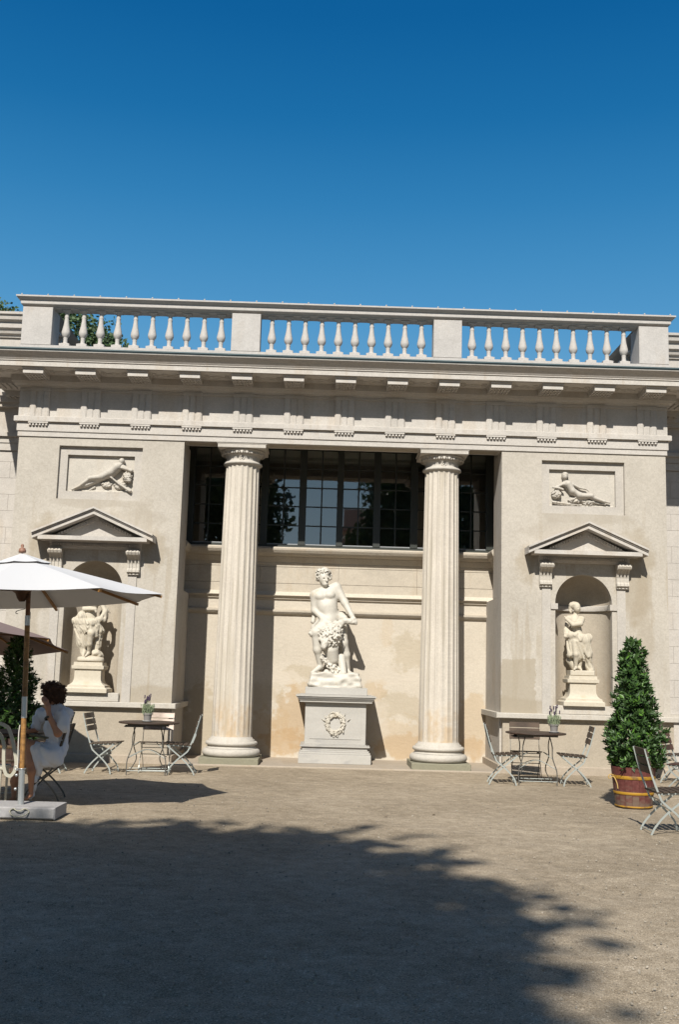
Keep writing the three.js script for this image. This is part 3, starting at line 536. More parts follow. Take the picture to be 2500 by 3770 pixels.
mesh('lead_strip', bays.map(([a, b]) => box(a + .004, b - .004, 3.3255, 3.342, WZ + .005, WZ + .028)), M.lead, win);
bays.forEach(([a, b]) => { const m = (a + b) / 2; for (let r = 0; r < 5; r++) for (const [c, d] of [[a, m - .011], [m + .011, b]]) { const p = new THREE.PlaneGeometry(d - c - .002, ys[r + 1] - ys[r] - .02); const q = mesh('pane', p, M.glass, win); q.position.set((c + d) / 2, (ys[r] + ys[r + 1]) / 2, WZ); q.rotation.set((hash(r, a * 99 | 0, 5) - .5) * .006, (hash(r, c * 99 | 0, 6) - .5) * .008, 0); } });
// dark hall behind the windows
mesh('hall', [box(-4.6, 4.6, 2.4, 2.5, -7, ZB - .3), box(-4.6, 4.6, 5.3, 5.4, -7, .0), box(-4.7, -4.6, 2.4, 5.4, -7, -1.7), box(4.6, 4.7, 2.4, 5.4, -7, -1.7), box(-4.7, 4.7, 0, 5.4, -7.1, -7), box(-4.6, -XU - .1, 0, 5.3, ZB - .35, ZB - .3), box(XU + .1, 4.6, 0, 5.3, ZB - .35, ZB - .3), box(-2.5, 2.5, 2.58, 3.28, ZB - .33, ZB - .27)], M.room, pav);
// columns
function flutedShaft(y0, y1, r0, r1) {
  const F = 20, per = 8, n = F * per, rows = 40, pos = [], tri = [];
  for (let j = 0; j <= rows; j++) {
    const t = j / rows, y = y0 + (y1 - y0) * (j < 5 ? j / 5 * .025 : j > rows - 5 ? 1 - (rows - j) / 5 * .025 : .025 + (j - 5) / (rows - 10) * .95), u = (y - y0) / (y1 - y0), r = r0 + (r1 - r0) * (u < .15 ? u * .4 : .06 + (u - .15) / .85 * .94);
    const edge = Math.min(1, Math.sqrt(Math.min(1, Math.min(y - y0, y1 - y) / .04)));
    for (let i = 0; i < n; i++) { const a = i / n * Math.PI * 2, s = (i % per) / per, w = s < .2 ? 0 : Math.sin((s - .2) / .8 * Math.PI), q = r - .016 * Math.sqrt(w) * edge * (.55 + .45 * sstep(.0, .35, u)); pos.push(Math.sin(a) * q, y, Math.cos(a) * q); }
  }
  for (let j = 0; j < rows; j++) for (let i = 0; i < n; i++) { const a = j * n + i, b = j * n + (i + 1) % n; tri.push(a, b, a + n, b, b + n, a + n); }
  const g = new THREE.BufferGeometry(); g.setAttribute('position', new THREE.Float32BufferAttribute(pos, 3)); g.setIndex(tri); g.computeVertexNormals(); return uvBox(toCreasedNormals(g, .6));
}
const colTex = texture(512, 1024, (u, v) => { const n = fbm(u, v * 2, 6, 5, 120), m = fbm(u, v * 2, 30, 3, 125), f = fbm(u, v * 2, 150, 2, 127), s = fbm(u, v * .15, 24, 3, 129), y = v * 4.4; let c = [226, 217, 204].map((q) => q + (n - .5) * 18 + (f - .5) * 22); const st = sstep(.35, .75, n * .5 + s * .5 + sstep(1.0, .2, y) * .28 - .12 + (m - .5) * .3); c = mixc(c, [205, 170, 126], st * .55 * sstep(1.1, .75, y)); return mixc(c, [200, 190, 172], .5 * sstep(.55, .7, s)); });
const colMat = std({ map: colTex, color: lin(.645, .64, .63), bumpMap: stoneBump, bumpScale: .004, roughness: .92 });
const colUv = (g) => { const p = g.attributes.position, uv = g.attributes.uv; for (let i = 0; i < p.count; i++) uv.setXY(i, (p.getX(i) + .35) / 1.1 + (p.getZ(i) < 0 ? .3 : 0), p.getY(i) / 4.4); return g; };
for (const s of [-1, 1]) {
  const col = mesh('column', colUv(flutedShaft(.385, 4.345, .292, .252)), colMat, pav); col.position.set(s * 1.5, 0, -.35); if (s > 0) col.rotation.y = 2.2;
  const un = (g) => { if (s > 0) g.rotateY(-2.2); return g; };
  mesh('column_plinth', un(cbox(-.42, .42, .005, .108, -.42, .42, .008)), M.mossy, col);
  const tor = (r, y0, y1, k = 8) => Array.from({ length: k + 1 }, (_, i) => { const a = -Math.PI / 2 + Math.PI * i / k; return [r - (y1 - y0) / 2 + Math.cos(a) * (y1 - y0) / 2, (y0 + y1) / 2 + Math.sin(a) * (y1 - y0) / 2]; });
  mesh('column_base', un(uvBox(lathe([[.1, .108], ...tor(.418, .11, .225), [.365, .228], [.35, .24], [.338, .252], [.345, .262], [.352, .264], ...tor(.376, .266, .325), [.332, .328], [.332, .35], [.312, .354], [.292, .39]], 64))), M.pale, col);
  const eggs = []; for (let i = 0; i < 26; i++) { const a = i / 26 * Math.PI * 2; eggs.push(uvBox(new THREE.SphereGeometry(1, 8, 6).scale(.026, .036, .02).rotateX(-.5).translate(0, 4.532, .306).rotateY(a))); eggs.push(uvBox(new THREE.BoxGeometry(.008, .06, .02).rotateX(-.5).translate(0, 4.53, .303).rotateY(a + Math.PI / 26))); }
  const cap = mesh('capital', un(join([uvBox(lathe([[.252, 4.34], [.268, 4.352], [.286, 4.362], [.292, 4.376], [.286, 4.392], [.27, 4.402], [.256, 4.408], [.25, 4.42], [.252, 4.475], [.264, 4.488], [.272, 4.494], [.272, 4.505], [.29, 4.512], [.315, 4.54], [.33, 4.56], [.333, 4.573], [.1, 4.574]], 64)), ...eggs])), M.column, col);
  mesh('abacus', un(join([cbox(-.355, .355, 4.574, 4.628, -.355, .355, .005), cbox(-.368, .368, 4.629, 4.647, -.36, .36, .003)])), M.column, cap);
  mesh('rosette', un(join([uvBox(new THREE.TorusGeometry(.03, .009, 8, 20).translate(0, 4.442, .254)), uvBox(new THREE.SphereGeometry(.012, 8, 8).translate(0, 4.442, .254))])), M.column, cap);
}
// entablature
const arch = mesh('architrave', [sweepU([[-.2, 4.648], [.02, 4.648], [.02, 4.722], [.036, 4.726], [.036, 4.86], [-.2, 4.86]], 4.78, .0, -3.2), box(-4.5, 4.5, 4.649, 5.3, -.35, -.01), box(-2.5, 2.5, 4.9, 5.3, -.5, -.35)], M.entab, pav);
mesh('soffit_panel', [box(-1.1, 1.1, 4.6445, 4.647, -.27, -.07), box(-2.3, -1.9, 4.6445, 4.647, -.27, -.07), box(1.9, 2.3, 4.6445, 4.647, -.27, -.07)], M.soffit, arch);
mesh('taenia', [sweepU([[-.02, 4.86], [.076, 4.862], [.076, 4.932], [.066, 4.94], [-.05, 4.942]], 4.78, .0, -3.2)], M.entab, arch);
for (let i = 0; i < 13; i++) { const x = (i - 6) * .75, g = [box(x - .145, x + .145, 4.836, 4.859, .0, .072)]; for (let k = 0; k < 6; k++) g.push(uvBox(new THREE.CylinderGeometry(.013, .02, .03, 8).translate(x - .12 + k * .048, 4.82, .052))); mesh('regula', g, M.entab, arch); }
const frieze = mesh('frieze', [sweepU([[.02, 4.942], [.02, 5.375]], 4.79, .0, -3.2), box(-4.7, 4.7, 4.95, 5.5, -3.0, -.02)], M.entab, pav);
for (let i = 0; i < 13; i++) {
  const x = (i - 6) * .75, pts = [[-.145, 0], [-.145, .024], [-.125, .038], [-.068, .038], [-.048, .024], [-.028, .038], [.028, .038], [.048, .024], [.068, .038], [.125, .038], [.145, .024], [.145, 0]];
  const tg = uvBox(new THREE.ExtrudeGeometry(new THREE.Shape(pts.map(([a, b]) => new THREE.Vector2(a, -b))), { depth: .375, bevelEnabled: false }).rotateX(-Math.PI / 2).translate(x, 4.943, .021));
  mesh('triglyph', [tg, box(x - .147, x + .147, 5.319, 5.372, .02, .064)], M.entab, frieze);
}
for (let i = 0; i < 14; i++) { const a = i === 0 ? -4.795 : (i - 7) * .75 + .145, b = i === 13 ? 4.795 : (i - 6) * .75 - .145; mesh('metope_cap', [box(a + .002, b - .002, 5.335, 5.372, .02, .042)], M.entab, frieze); }
const corn = mesh('cornice', [sweepU([[.02, 5.374], [.05, 5.376], [.06, 5.4], [.1, 5.425], [.115, 5.45], [.13, 5.452], [.13, 5.545], [.5, 5.552], [.53, 5.55], [.53, 5.557], [.56, 5.557], [.56, 5.625], [.575, 5.632], [.575, 5.645], [.582, 5.65], [.595, 5.668], [.622, 5.695], [.652, 5.72], [.678, 5.742], [.68, 5.752]], 4.79, .0, -3.4), box(-5.3, 5.3, 5.56, 5.74, -3.4, .5)], M.entab, pav);
mesh('copper_edge', [sweepU([[.66, 5.752], [.684, 5.755], [.684, 5.768]], 4.79, .0, -3.4), sweepU([[.684, 5.769], [.698, 5.772], [.698, 5.79], [.60, 5.80], [-.3, 5.86], [-1.2, 5.86]], 4.79, .0, -3.4)], M.copper, corn);
const mutG = (() => { const g = [box(-.145, .145, 5.468, 5.53, .13, .505), box(-.155, .155, 5.53, 5.552, .13, .525)]; for (let a = 0; a < 6; a++) for (let b = 0; b < 4; b++) g.push(uvBox(new THREE.CylinderGeometry(.016, .02, .018, 8).translate(-.117 + a * .047, 5.46, .19 + b * .085))); return join(g); })();
for (let i = 0; i < 13; i++) mesh('mutule', mutG, M.entab, corn).position.x = (i - 6) * .75;
for (const s of [-1, 1]) for (let i = 0; i < 4; i++) { const m = mesh('mutule', mutG, M.entab, corn); m.rotation.y = s * Math.PI / 2; m.position.set(s * 4.79, 0, -.25 - i * .75); }
const lozenge = []; for (let i = 0; i < 14; i++) { const x = (i - 6.5) * .75, n = []; n.push(uvBox(new THREE.TorusGeometry(.06, .012, 5, 4).rotateX(Math.PI / 2).scale(1.9, 1, 1).translate(x, 5.547, .3)), uvBox(new THREE.SphereGeometry(.03, 8, 6).scale(1, .5, 1).translate(x, 5.547, .3))); for (const s of [-1, 1]) n.push(uvBox(new THREE.TorusGeometry(.035, .01, 5, 10).rotateX(Math.PI / 2).translate(x + s * .15, 5.547, .26)), uvBox(new THREE.TorusGeometry(.03, .01, 5, 10).rotateX(Math.PI / 2).translate(x + s * .15, 5.547, .36))); mesh('soffit_ornament', n, M.entab, corn); }
// balustrade
const balus = mesh('balustrade_rail', [sweepU([[-.12, 6.655], [.095, 6.658], [.095, 6.672], [.12, 6.688], [.155, 6.694], [.158, 6.70], [.158, 6.752], [.172, 6.758], [.205, 6.785], [.218, 6.789], [.218, 6.812], [.19, 6.822], [-.2, 6.835]], 4.76, -.2, -3.2)], M.rail, pav);
for (let i = 0; i < 26; i++) mesh('rail_pin', uvBox(new THREE.SphereGeometry(.013, 8, 6).translate(-4.9 + i * .392, 6.83, -.01)), M.rail, balus);
mesh('balustrade_base', [sweepU([[.14, 5.8], [.14, 6.062], [.12, 6.068], [-.2, 6.068], [-.2, 5.8]], 4.76, -.2, -3.2)], M.rail, balus);
for (const [a, b] of [[-4.885, -4.436], [-1.735, -1.302], [1.318, 1.745], [4.436, 4.885]]) mesh('balustrade_pedestal', [cbox(a, b, 6.069, 6.656, Math.abs(a) > 4 || b > 4 ? -.5 : -.33, -.068, .004)], M.rail, balus);
const balG = join([uvBox(lathe([[.045, 6.128], [.042, 6.138], [.033, 6.15], [.03, 6.2], [.034, 6.206], [.034, 6.218], [.03, 6.224], [.036, 6.232], [.056, 6.258], [.065, 6.29], [.063, 6.32], [.052, 6.37], [.04, 6.43], [.033, 6.5], [.031, 6.535], [.036, 6.54], [.036, 6.552], [.031, 6.556], [.03, 6.6], [.036, 6.612], [.05, 6.622], [.055, 6.632]], 20)), cbox(-.078, .078, 6.069, 6.118, -.078, .078, .004), box(-.056, .056, 6.118, 6.128, -.056, .056), cbox(-.066, .066, 6.632, 6.656, -.066, .066, .003)]);
for (let i = 0; i < 10; i++) for (const [x0, x1] of [[-4.251, -1.903], [-1.133, 1.143], [1.916, 4.237]]) { const m = mesh('baluster', balG, M.rail, balus); m.position.set(x0 + (x1 - x0) * i / 9, 0, -.2); m.rotation.y = 0; }
for (const s of [-1, 1]) for (let i = 0; i < 6; i++) { const m = mesh('baluster', balG, M.rail, balus); m.position.set(s * 4.7, 0, -.75 - i * .28); }
// the wings to either side, set back
for (const s of [-1, 1]) {
  const w = thing('building_wing', s < 0 ? 'pale block-jointed wing wall at the left edge of the pavilion' : 'pale block-jointed wing wall at the right edge of the pavilion', 'wing', [s * 4.79, 0, -1.1]);
  const core = mesh('wing_wall', [box(s > 0 ? .02 : -12, s > 0 ? 12 : -.02, 0, 5.6, -2, -.03), box(s > 0 ? .06 : -12, s > 0 ? 12 : -.06, 5.6, 6.62, -2.2, -.4)], M.wing, w);
  for (let r = 0; r < 15; r++) { const y0 = .84 + (r - 0) * .259 - .0, sh = r % 2 ? .42 : 0; if (y0 > 4.6) break; for (let i = 0; i < 3; i++) { const a = i * .84 - sh, lo = Math.max(.02, a), hi = a + .84; if (hi > lo + .05) mesh('stone_block', [cbox(s > 0 ? lo + .0008 : -hi + .0008, s > 0 ? hi - .0008 : -lo - .0008, y0 + .0008, Math.min(y0 + .259, 4.64) - .0008, -.04, 0, .003)], M.wing, w); } }
  const xs = s > 0 ? [.02, 12] : [-12, -.02];
  mesh('wing_architrave', [box(...xs, 4.645, 4.76, -.05, .03), box(...xs, 4.764, 4.86, -.05, .045), box(...xs, 4.86, 4.92, -.05, .09), box(...xs, 4.92, 5.33, -.05, .02), box(...xs, 5.33, 5.4, -.05, .1), box(...xs, 5.4, 5.5, -.05, .14)], M.wing, w);
  mesh('attic_cornice', [alongX([[-.42, 6.6], [-.37, 6.605], [-.36, 6.64], [-.32, 6.66], [-.3, 6.72], [-.26, 6.74], [-.26, 6.83], [-.2, 6.86], [-.19, 6.93], [-.16, 6.94], [-.16, 6.98], [-.42, 7.0]], ...xs)], M.wing, w);
  mesh('wing_ledge', [box(...xs, .765, .84, -.05, .06)], M.pale, w);
}
// ---------- the sculpture ----------
const marbleTex = texture(1024, 512, (u, v) => { const n = fbm(u, v * 4, 4, 5, 140), w = fbm(u, v + n * .08, 3, 3, 143), f = fbm(u, v, 120, 2, 146); const vein = Math.abs(((v * 9 + n * 1.6 + w * 1.1) % 1) - .5) * 2; let c = [216, 213, 207].map((q) => q + (n - .5) * 22 + (f - .5) * 10); return mixc(c, [170, 170, 173], .6 * sstep(.45, .05, vein) * sstep(.35, .6, w)); });
const statueTex = texture(512, 512, (u, v) => { const n = fbm(u, v, 5, 5, 150), m = fbm(u, v, 22, 4, 155), f = fbm(u, v, 90, 2, 158); const st = sstep(.56, .72, n * .6 + m * .4); return mixc([238, 232, 220].map((q) => q + (f - .5) * 14), [210, 190, 158], st * .4); });
M.marble = std({ map: marbleTex, color: lin(.545, .535, .52), roughness: .55 });
M.statue = std({ map: statueTex, color: lin(.575, .572, .565), roughness: .62 });
M.sandstone = std({ map: statueTex, color: lin(.555, .525, .47), bumpMap: stoneBump, bumpScale: .004, roughness: .85 });
{
  const p = thing('marble_pedestal', 'grey veined marble pedestal with carved wreath between the columns', 'pedestal', [0, .022, -.86]);
  const die = mesh('die', [cbox(-.449, .449, .27, .865, -.35, .35, .006)], M.marble, p);
  mesh('panel_border', [box(-.375, .375, .352, .362, .3503, .357), box(.372, .378, .362, .76, .3503, .354)], M.marble, die);
  mesh('base_moulding', [cbox(-.53, .53, 0, .135, -.42, .43, .005), ...[[.518, .135, .165], [.5, .165, .19], [.478, .19, .235], [.51, .237, .258], [.468, .258, .272]].map(([h, a, b]) => cbox(-h, h, a, b, -h + .1, h - .1, .004))], M.marble, p);
  mesh('cap_moulding', [[.465, .865, .878], [.53, .879, .905], [.545, .907, .922], [.56, .924, .938], [.575, .94, .958], [.592, .96, .978], [.54, .978, .99]].map(([h, a, b]) => cbox(-h, h, a, b, -h + .12, h - .1, .003)), M.marble, p);
  mesh('top_block', [cbox(-.458, .458, .99, 1.095, -.35, .352, .005)], M.marble, p);
  const w = [uvBox(new THREE.TorusGeometry(.118, .034, 12, 40).scale(1, 1.1, .8))]; seed = 11;
  for (let i = 0; i < 84; i++) { const a = rnd() * 6.28, r = .118 + rr(-.03, .034); w.push(uvBox(new THREE.SphereGeometry(1, 6, 4).scale(.012, .026, .009).rotateX(-.5).rotateZ(a + rr(-.9, .9)).translate(Math.cos(a) * r, Math.sin(a) * r * 1.1, .022 + rr(-.006, .01)))); }
  for (const [x, y, a] of [[-.19, .06, .9], [-.16, .105, .5], [-.05, .165, .1], [.05, .165, -.2], [.13, .13, -.5], [.2, .065, -.9], [-.03, -.16, .2], [.04, -.16, -.3]]) w.push(uvBox(new THREE.ConeGeometry(.011, .06, 6).rotateZ(a).translate(x, y, .014)));
  const wg = join(w); wg.translate(0, .575, .352); mesh('wreath', wg, std({ map: statueTex, color: lin(.52, .51, .49), roughness: .75 }), die);
}
{
  const h = thing('hero_statue', 'white marble statue of a nude man holding a lion between the columns', 'statue', [0, 1.117, -.86]);
  const base = field([[1, -.02, .11, 0, .41, .13, .30, .02, .02, 9]]);
  const rock = (x, y, z) => { const qx = Math.abs(x + .02) - .38 + .05 * (y / .2), qz = Math.abs(z - .01) - .27, qy = Math.abs(y - .1) - .095; const d = Math.hypot(Math.max(qx, 0), Math.max(qy, 0), Math.max(qz, 0)) + Math.min(Math.max(qx, qy, qz), 0) - .02; return d + perlin.noise(x * 9, y * 11, z * 9) * .035 + perlin.noise(x * 3 + 5, y * 16, z * 4) * .016; };
  mesh('rock_base', nets(rock, new THREE.Box3(V(-.52, -.03, -.4), V(.5, .3, .42)), .011), M.statue, h);
  mesh('figure', sculpt(HERO, .0095), M.statue, h);
}
for (const side of [-1, 1]) {
  const cx = side * 3.52 + (side > 0 ? .0 : -.03), nm = side > 0 ? 'right' : 'left';
  const p = thing('niche_pedestal', side > 0 ? 'flared sandstone pedestal under the arms-crossed statue' : 'flared sandstone pedestal under the draped dancer statue, behind the woman', 'pedestal', [cx, .962, -.1], 0, 'pedestals in the niches');
  const pr = [[.0, .0, .31], [.1, .0, .31], [.1, .052, .31]];
  const sq = (pts) => { const g = lathe(pts.map(([r, y]) => [r * Math.SQRT2, y]), 4).rotateY(Math.PI / 4).scale(1, 1, .72); return uvBox(toCreasedNormals(g, .5)); };
  mesh('shaft', [sq([[.0, .0], [.295, .0], [.295, .055], [.285, .06], [.265, .075], [.26, .1], [.235, .11], [.205, .14], [.19, .18], [.187, .23], [.187, .32], [0, .32]])], M.sandstone, p);
  mesh('cap_moulding', [sq([[0, .32], [.205, .32], [.225, .33], [.228, .375], [.205, .38], [.2, .425], [0, .425]])], M.sandstone, p);
  if (side > 0) {
    const s = thing('niche_statue', 'sandstone statue of a woman with crossed arms and drapery round her hips', 'statue', [cx, 1.387, -.1], 0, 'statues in the niches');
    mesh('plinth', [cbox(-.176, .176, 0, .078, -.13, .13, .012)], M.sandstone, s);
    mesh('figure', sculpt(MAIDEN, .0075), M.sandstone, s);
  } else {
    const s = thing('niche_statue', 'sandstone statue with swirling drapery, its head behind the white parasol', 'statue', [cx, 1.387, -.1], 0, 'statues in the niches');
    mesh('plinth', [uvBox(lathe([[0, 0], [.185, 0], [.19, .03], [.18, .07], [.1, .09], [0, .1]], 28).scale(1.02, 1, .75))], M.sandstone, s);
    mesh('figure', sculpt(DANCER, .0075), M.sandstone, s);
  }
}
// ---------- furniture ----------
const woodTex = texture(256, 256, (u, v) => { const n = fbm(u * .3, v, 40, 4, 170), b = fbm(u, v, 6, 4, 173); const k = 150 + (n - .5) * 90 + (b - .5) * 60; return [k + 12, k, k - 12]; });
M.slat = std({ map: woodTex, color: lin(.16, .118, .085), roughness: .75 });
M.slatGrey = std({ map: woodTex, color: lin(.33, .30, .26), roughness: .8 });
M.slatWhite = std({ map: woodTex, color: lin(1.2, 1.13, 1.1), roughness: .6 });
M.steel = std({ color: lin(.36, .385, .365), roughness: .42, metalness: .35 });
M.steelDark = std({ color: lin(.10, .095, .085), roughness: .6, metalness: .4 });
M.tableTop = std({ map: woodTex, color: lin(.10, .068, .05), roughness: .62 });
// folding slat chair, seat facing +x; profile drawn from the side
function foldingChair(label, at, turn, group, wood, metal) {
  const c = thing('folding_chair', label, 'chair', at, turn, group), W = .19;
  const m1 = [[-.215, .745], [-.15, .50], [-.085, .325], [-.06, .285], [.06, .185], [.15, .085], [.175, 0]], m2 = [[.2, .372], [.1, .288], [0, .208], [-.075, .135], [-.135, .06], [-.165, 0]];
  for (const s of [-1, 1]) { const a = mesh('back_leg', bar(m1, .017, .007, 30), metal, c); a.position.z = s * W; const b = mesh('front_leg', bar(m2, .017, .007, 30), metal, c); b.position.z = s * (W - .016); }
  const rod = (x, y, w, r = .005) => uvBox(new THREE.CylinderGeometry(r, r, w * 2, 8).rotateX(Math.PI / 2).translate(x, y, 0));
  mesh('cross_rod', [rod(.012, .222, W), rod(.168, .03, W), rod(-.15, .03, W - .016), rod(-.07, .3, W), rod(.19, .362, W - .016)], metal, c);
  mesh('seat_rail', [-1, 1].map((s) => bar([[-.105, .352], [.2, .37]], .014, .006, 0).translate(0, 0, s * (W - .03))), metal, c);
  for (let i = 0; i < 6; i++) { const s = mesh('seat_slat', cbox(-.023, .023, -.007, .007, -W - .008, W + .008, .004), wood, c); s.position.set(-.095 + i * .06, .368 + i * .0036, 0); s.rotation.z = .06; }
  for (let i = 0; i < 3; i++) { const s = mesh('back_slat', cbox(-.007, .007, -.033, .033, -W - .012, W + .012, .004), wood, c), y = .712 - i * .078; s.position.set(-.196 + i * .0215, y, 0); s.rotation.z = .27; }
  return c;
}
const CH = 'folding slat chairs at the round tables';
foldingChair('weathered grey folding chair facing the left table, back to the woman', [-3.0, 0, 1.42], -.08, CH, M.slatGrey, M.steel);
foldingChair('folding chair with pale sunlit slats behind the left table', [-2.36, 0, 1.12], -Math.PI / 2 + .04, CH, M.slatWhite, M.steel);
foldingChair('brown folding chair beside the left fluted column, facing the left table', [-1.985, 0, 1.3], Math.PI + .06, CH, M.slat, M.steel);
foldingChair('brown folding chair nearest the right fluted column', [2.105, 0, 1.48], -.1, CH, M.slat, M.steel);
foldingChair('brown folding chair behind the right table', [2.52, 0, .95], -Math.PI / 2 - .1, CH, M.slat, M.steelDark);
foldingChair('brown folding chair between the right table and the potted laurel', [3.07, 0, 1.46], Math.PI - .12, CH, M.slat, M.steel);
const CR = 'folding slat chairs at the right edge';
foldingChair('large brown folding chair in front of the wooden tub, cut by the frame', [2.895, 0, 5.48], -.03, CR, M.slat, M.steel);
foldingChair('brown folding chair against the wing wall behind the laurel', [4.6, 0, .7], -.5, CR, M.slat, M.steel);
foldingChair('dark red-brown folding chair cut off by the right edge', [4.12, 0, 2.35], -.6, CR, std({ map: woodTex, color: lin(.17, .08, .06), roughness: .7 }), M.steel);
const CW = foldingChair('folding chair with dark back that the woman sits on', [-2.98, 0, 4.22], Math.PI + .05, 'folding chairs round the white parasol', M.slat, M.steelDark);
foldingChair('folding chair with pale legs half hidden behind the woman', [-3.62, 0, 1.5], Math.PI, 'folding chairs round the white parasol', M.slat, M.steel);
function bistroTable(label, at, turn) {
  const t = thing('round_table', label, 'table', at, turn, 'round bistro tables');
  mesh('tabletop', uvBox(lathe([[0, .628], [.372, .628], [.385, .632], [.388, .64], [.385, .648], [.37, .65], [0, .65]], 48), 1.4), M.tableTop, t);
  mesh('apron', [box(-.26, .26, .6, .628, -.16, -.145), box(-.26, .26, .6, .628, .145, .16), box(-.3, -.05, .585, .6, -.15, .15)], M.steelDark, t);
  for (const sx of [-1, 1]) for (const sz of [-1, 1]) mesh('leg', tube([[sx * (sz > 0 ? .15 : .21), .62, sz * .15], [sx * .185, .48, sz * .15], [sx * .19, .34, sz * .15], [sx * (sz > 0 ? .24 : .15), .17, sz * .17], [sx * .24, 0, sz * .19]], .0075, 24), M.steelDark, t);
  mesh('brace', [...[-1, 1].map((s) => tube([[s * .19, .33, s * .15], [s * .1, .40, 0], [s * .19, .36, -s * .15]], .005)), tube([[-.24, .2, .165], [0, .3, 0], [.24, .2, -.165]], .005), tube([[-.24, .2, -.165], [0, .3, 0], [.24, .2, .165]], .005), tube([[-.24, .05, .185], [.24, .05, .185]], .005), tube([[-.24, .05, -.185], [.24, .05, -.185]], .005)], M.steel, t);
  return t;
}
bistroTable('dark round bistro table with lavender pot left of the left column', [-2.42, 0, 1.42], .1);
bistroTable('brown round bistro table with lavender pot right of the right column', [2.56, 0, 1.42], -.05);
bistroTable('round bistro table beside the seated woman behind the parasol pole', [-3.45, 0, 4.05], .5);
// lavender in pots
const purple = std({ color: lin(.055, .035, .065), roughness: .9 }), lavGreen = std({ color: lin(.21, .25, .15), roughness: .85, side: THREE.DoubleSide });
function lavender(label, at, sd) {
  seed = sd; const t = thing('lavender_pot', label, 'potted plant', at, 0, 'lavender pots on the tables');
  const pot = mesh('pot', uvBox(lathe([[0, 0], [.04, 0], [.043, .003], [.053, .085], [.06, .087], [.062, .108], [.055, .11], [.052, .098], [0, .095]], 24)), std({ color: lin(.20, .185, .175), roughness: .8 }), t);
  mesh('saucer', uvBox(lathe([[0, .002], [.06, .002], [.066, .014], [.062, .015], [.055, .006], [0, .006]], 24)), std({ color: lin(.45, .45, .44), roughness: .7 }), pot);
  const fol = [], st = [], fl = [];
  for (let i = 0; i < 420; i++) { const a = rnd() * 6.28, r = .075 * Math.sqrt(rnd()), h = rr(.1, .21), tl = r * 1.0; fol.push(uvBox(new THREE.PlaneGeometry(.0055, .04, 1, 2).rotateZ(rr(-.5, .5)).rotateY(rnd() * 6).translate(Math.cos(a) * r * (.6 + h * 3), h, Math.sin(a) * r * (.6 + h * 3)))); }
  for (let i = 0; i < 13; i++) { const a = rnd() * 6.28, r = rr(.02, .085), h = rr(.22, .33); const e = [Math.cos(a) * r, h, Math.sin(a) * r]; st.push(tube([[e[0] * .4, .1, e[2] * .4], [e[0] * .8, h * .7, e[2] * .8], e], .0016, 6, 4)); for (let k = 0; k < 3; k++) fl.push(uvBox(new THREE.SphereGeometry(1, 6, 5).scale(.0085, .0105, .0085).translate(e[0] + rr(-.003, .003), h + k * .014, e[2]))); }
  mesh('foliage', [...fol, ...st.map((g) => uvBox(g))], lavGreen, t); mesh('blossoms', fl, purple, t); return t;
}
lavender('lavender in a small grey pot on the left round table', [-2.44, .65, 1.45], 21);
lavender('lavender in a small grey pot on the right round table', [2.80, .65, 1.4], 33);
// ---------- parasols ----------
M.canvas = new THREE.MeshPhysicalMaterial({ color: lin(.535, .53, .53), roughness: .9, transmission: .04, thickness: 0 });
M.canvasBrown = new THREE.MeshPhysicalMaterial({ color: lin(.165, .12, .115), roughness: .9, transmission: .0, thickness: 0 });
M.teak = std({ map: woodTex, color: lin(.62, .36, .12), roughness: .55 });
M.teakDark = std({ map: woodTex, color: lin(.40, .20, .09), roughness: .6 });
M.alu = std({ color: lin(.48, .49, .48), roughness: .35, metalness: .7 });
function canopyGeo(R, yT, yA, turn, dip, n = 8) {   // panels between ribs, edges a little slack
  const pos = [], P = (a, t, slack) => { const r = R * t; return [Math.cos(a) * r * (1 - slack * t * .05), yA - (yA - yT) * (t * .96 + .04 * t * t) - slack * dip * t * t, Math.sin(a) * r * (1 - slack * t * .05)]; }, S = 8, T = 10;
  for (let i = 0; i < n; i++) for (let k = 0; k < S; k++) for (let j = 0; j < T; j++) {
    const q = (kk, jj) => { const u = kk / S, a = turn + (i + u) / n * Math.PI * 2, chord = Math.cos(Math.PI / n) / Math.cos((u - .5) * 2 * Math.PI / n); const p = P(a, jj / T, Math.sin(u * Math.PI)); return [p[0] * chord, p[1], p[2] * chord]; };
    const a = q(k, j), b = q(k + 1, j), c = q(k + 1, j + 1), d = q(k, j + 1); pos.push(...a, ...c, ...b, ...a, ...d, ...c);
  }
  const g = new THREE.BufferGeometry(); g.setAttribute('position', new THREE.Float32BufferAttribute(pos, 3)); g.computeVertexNormals(); return uvBox(g);
}
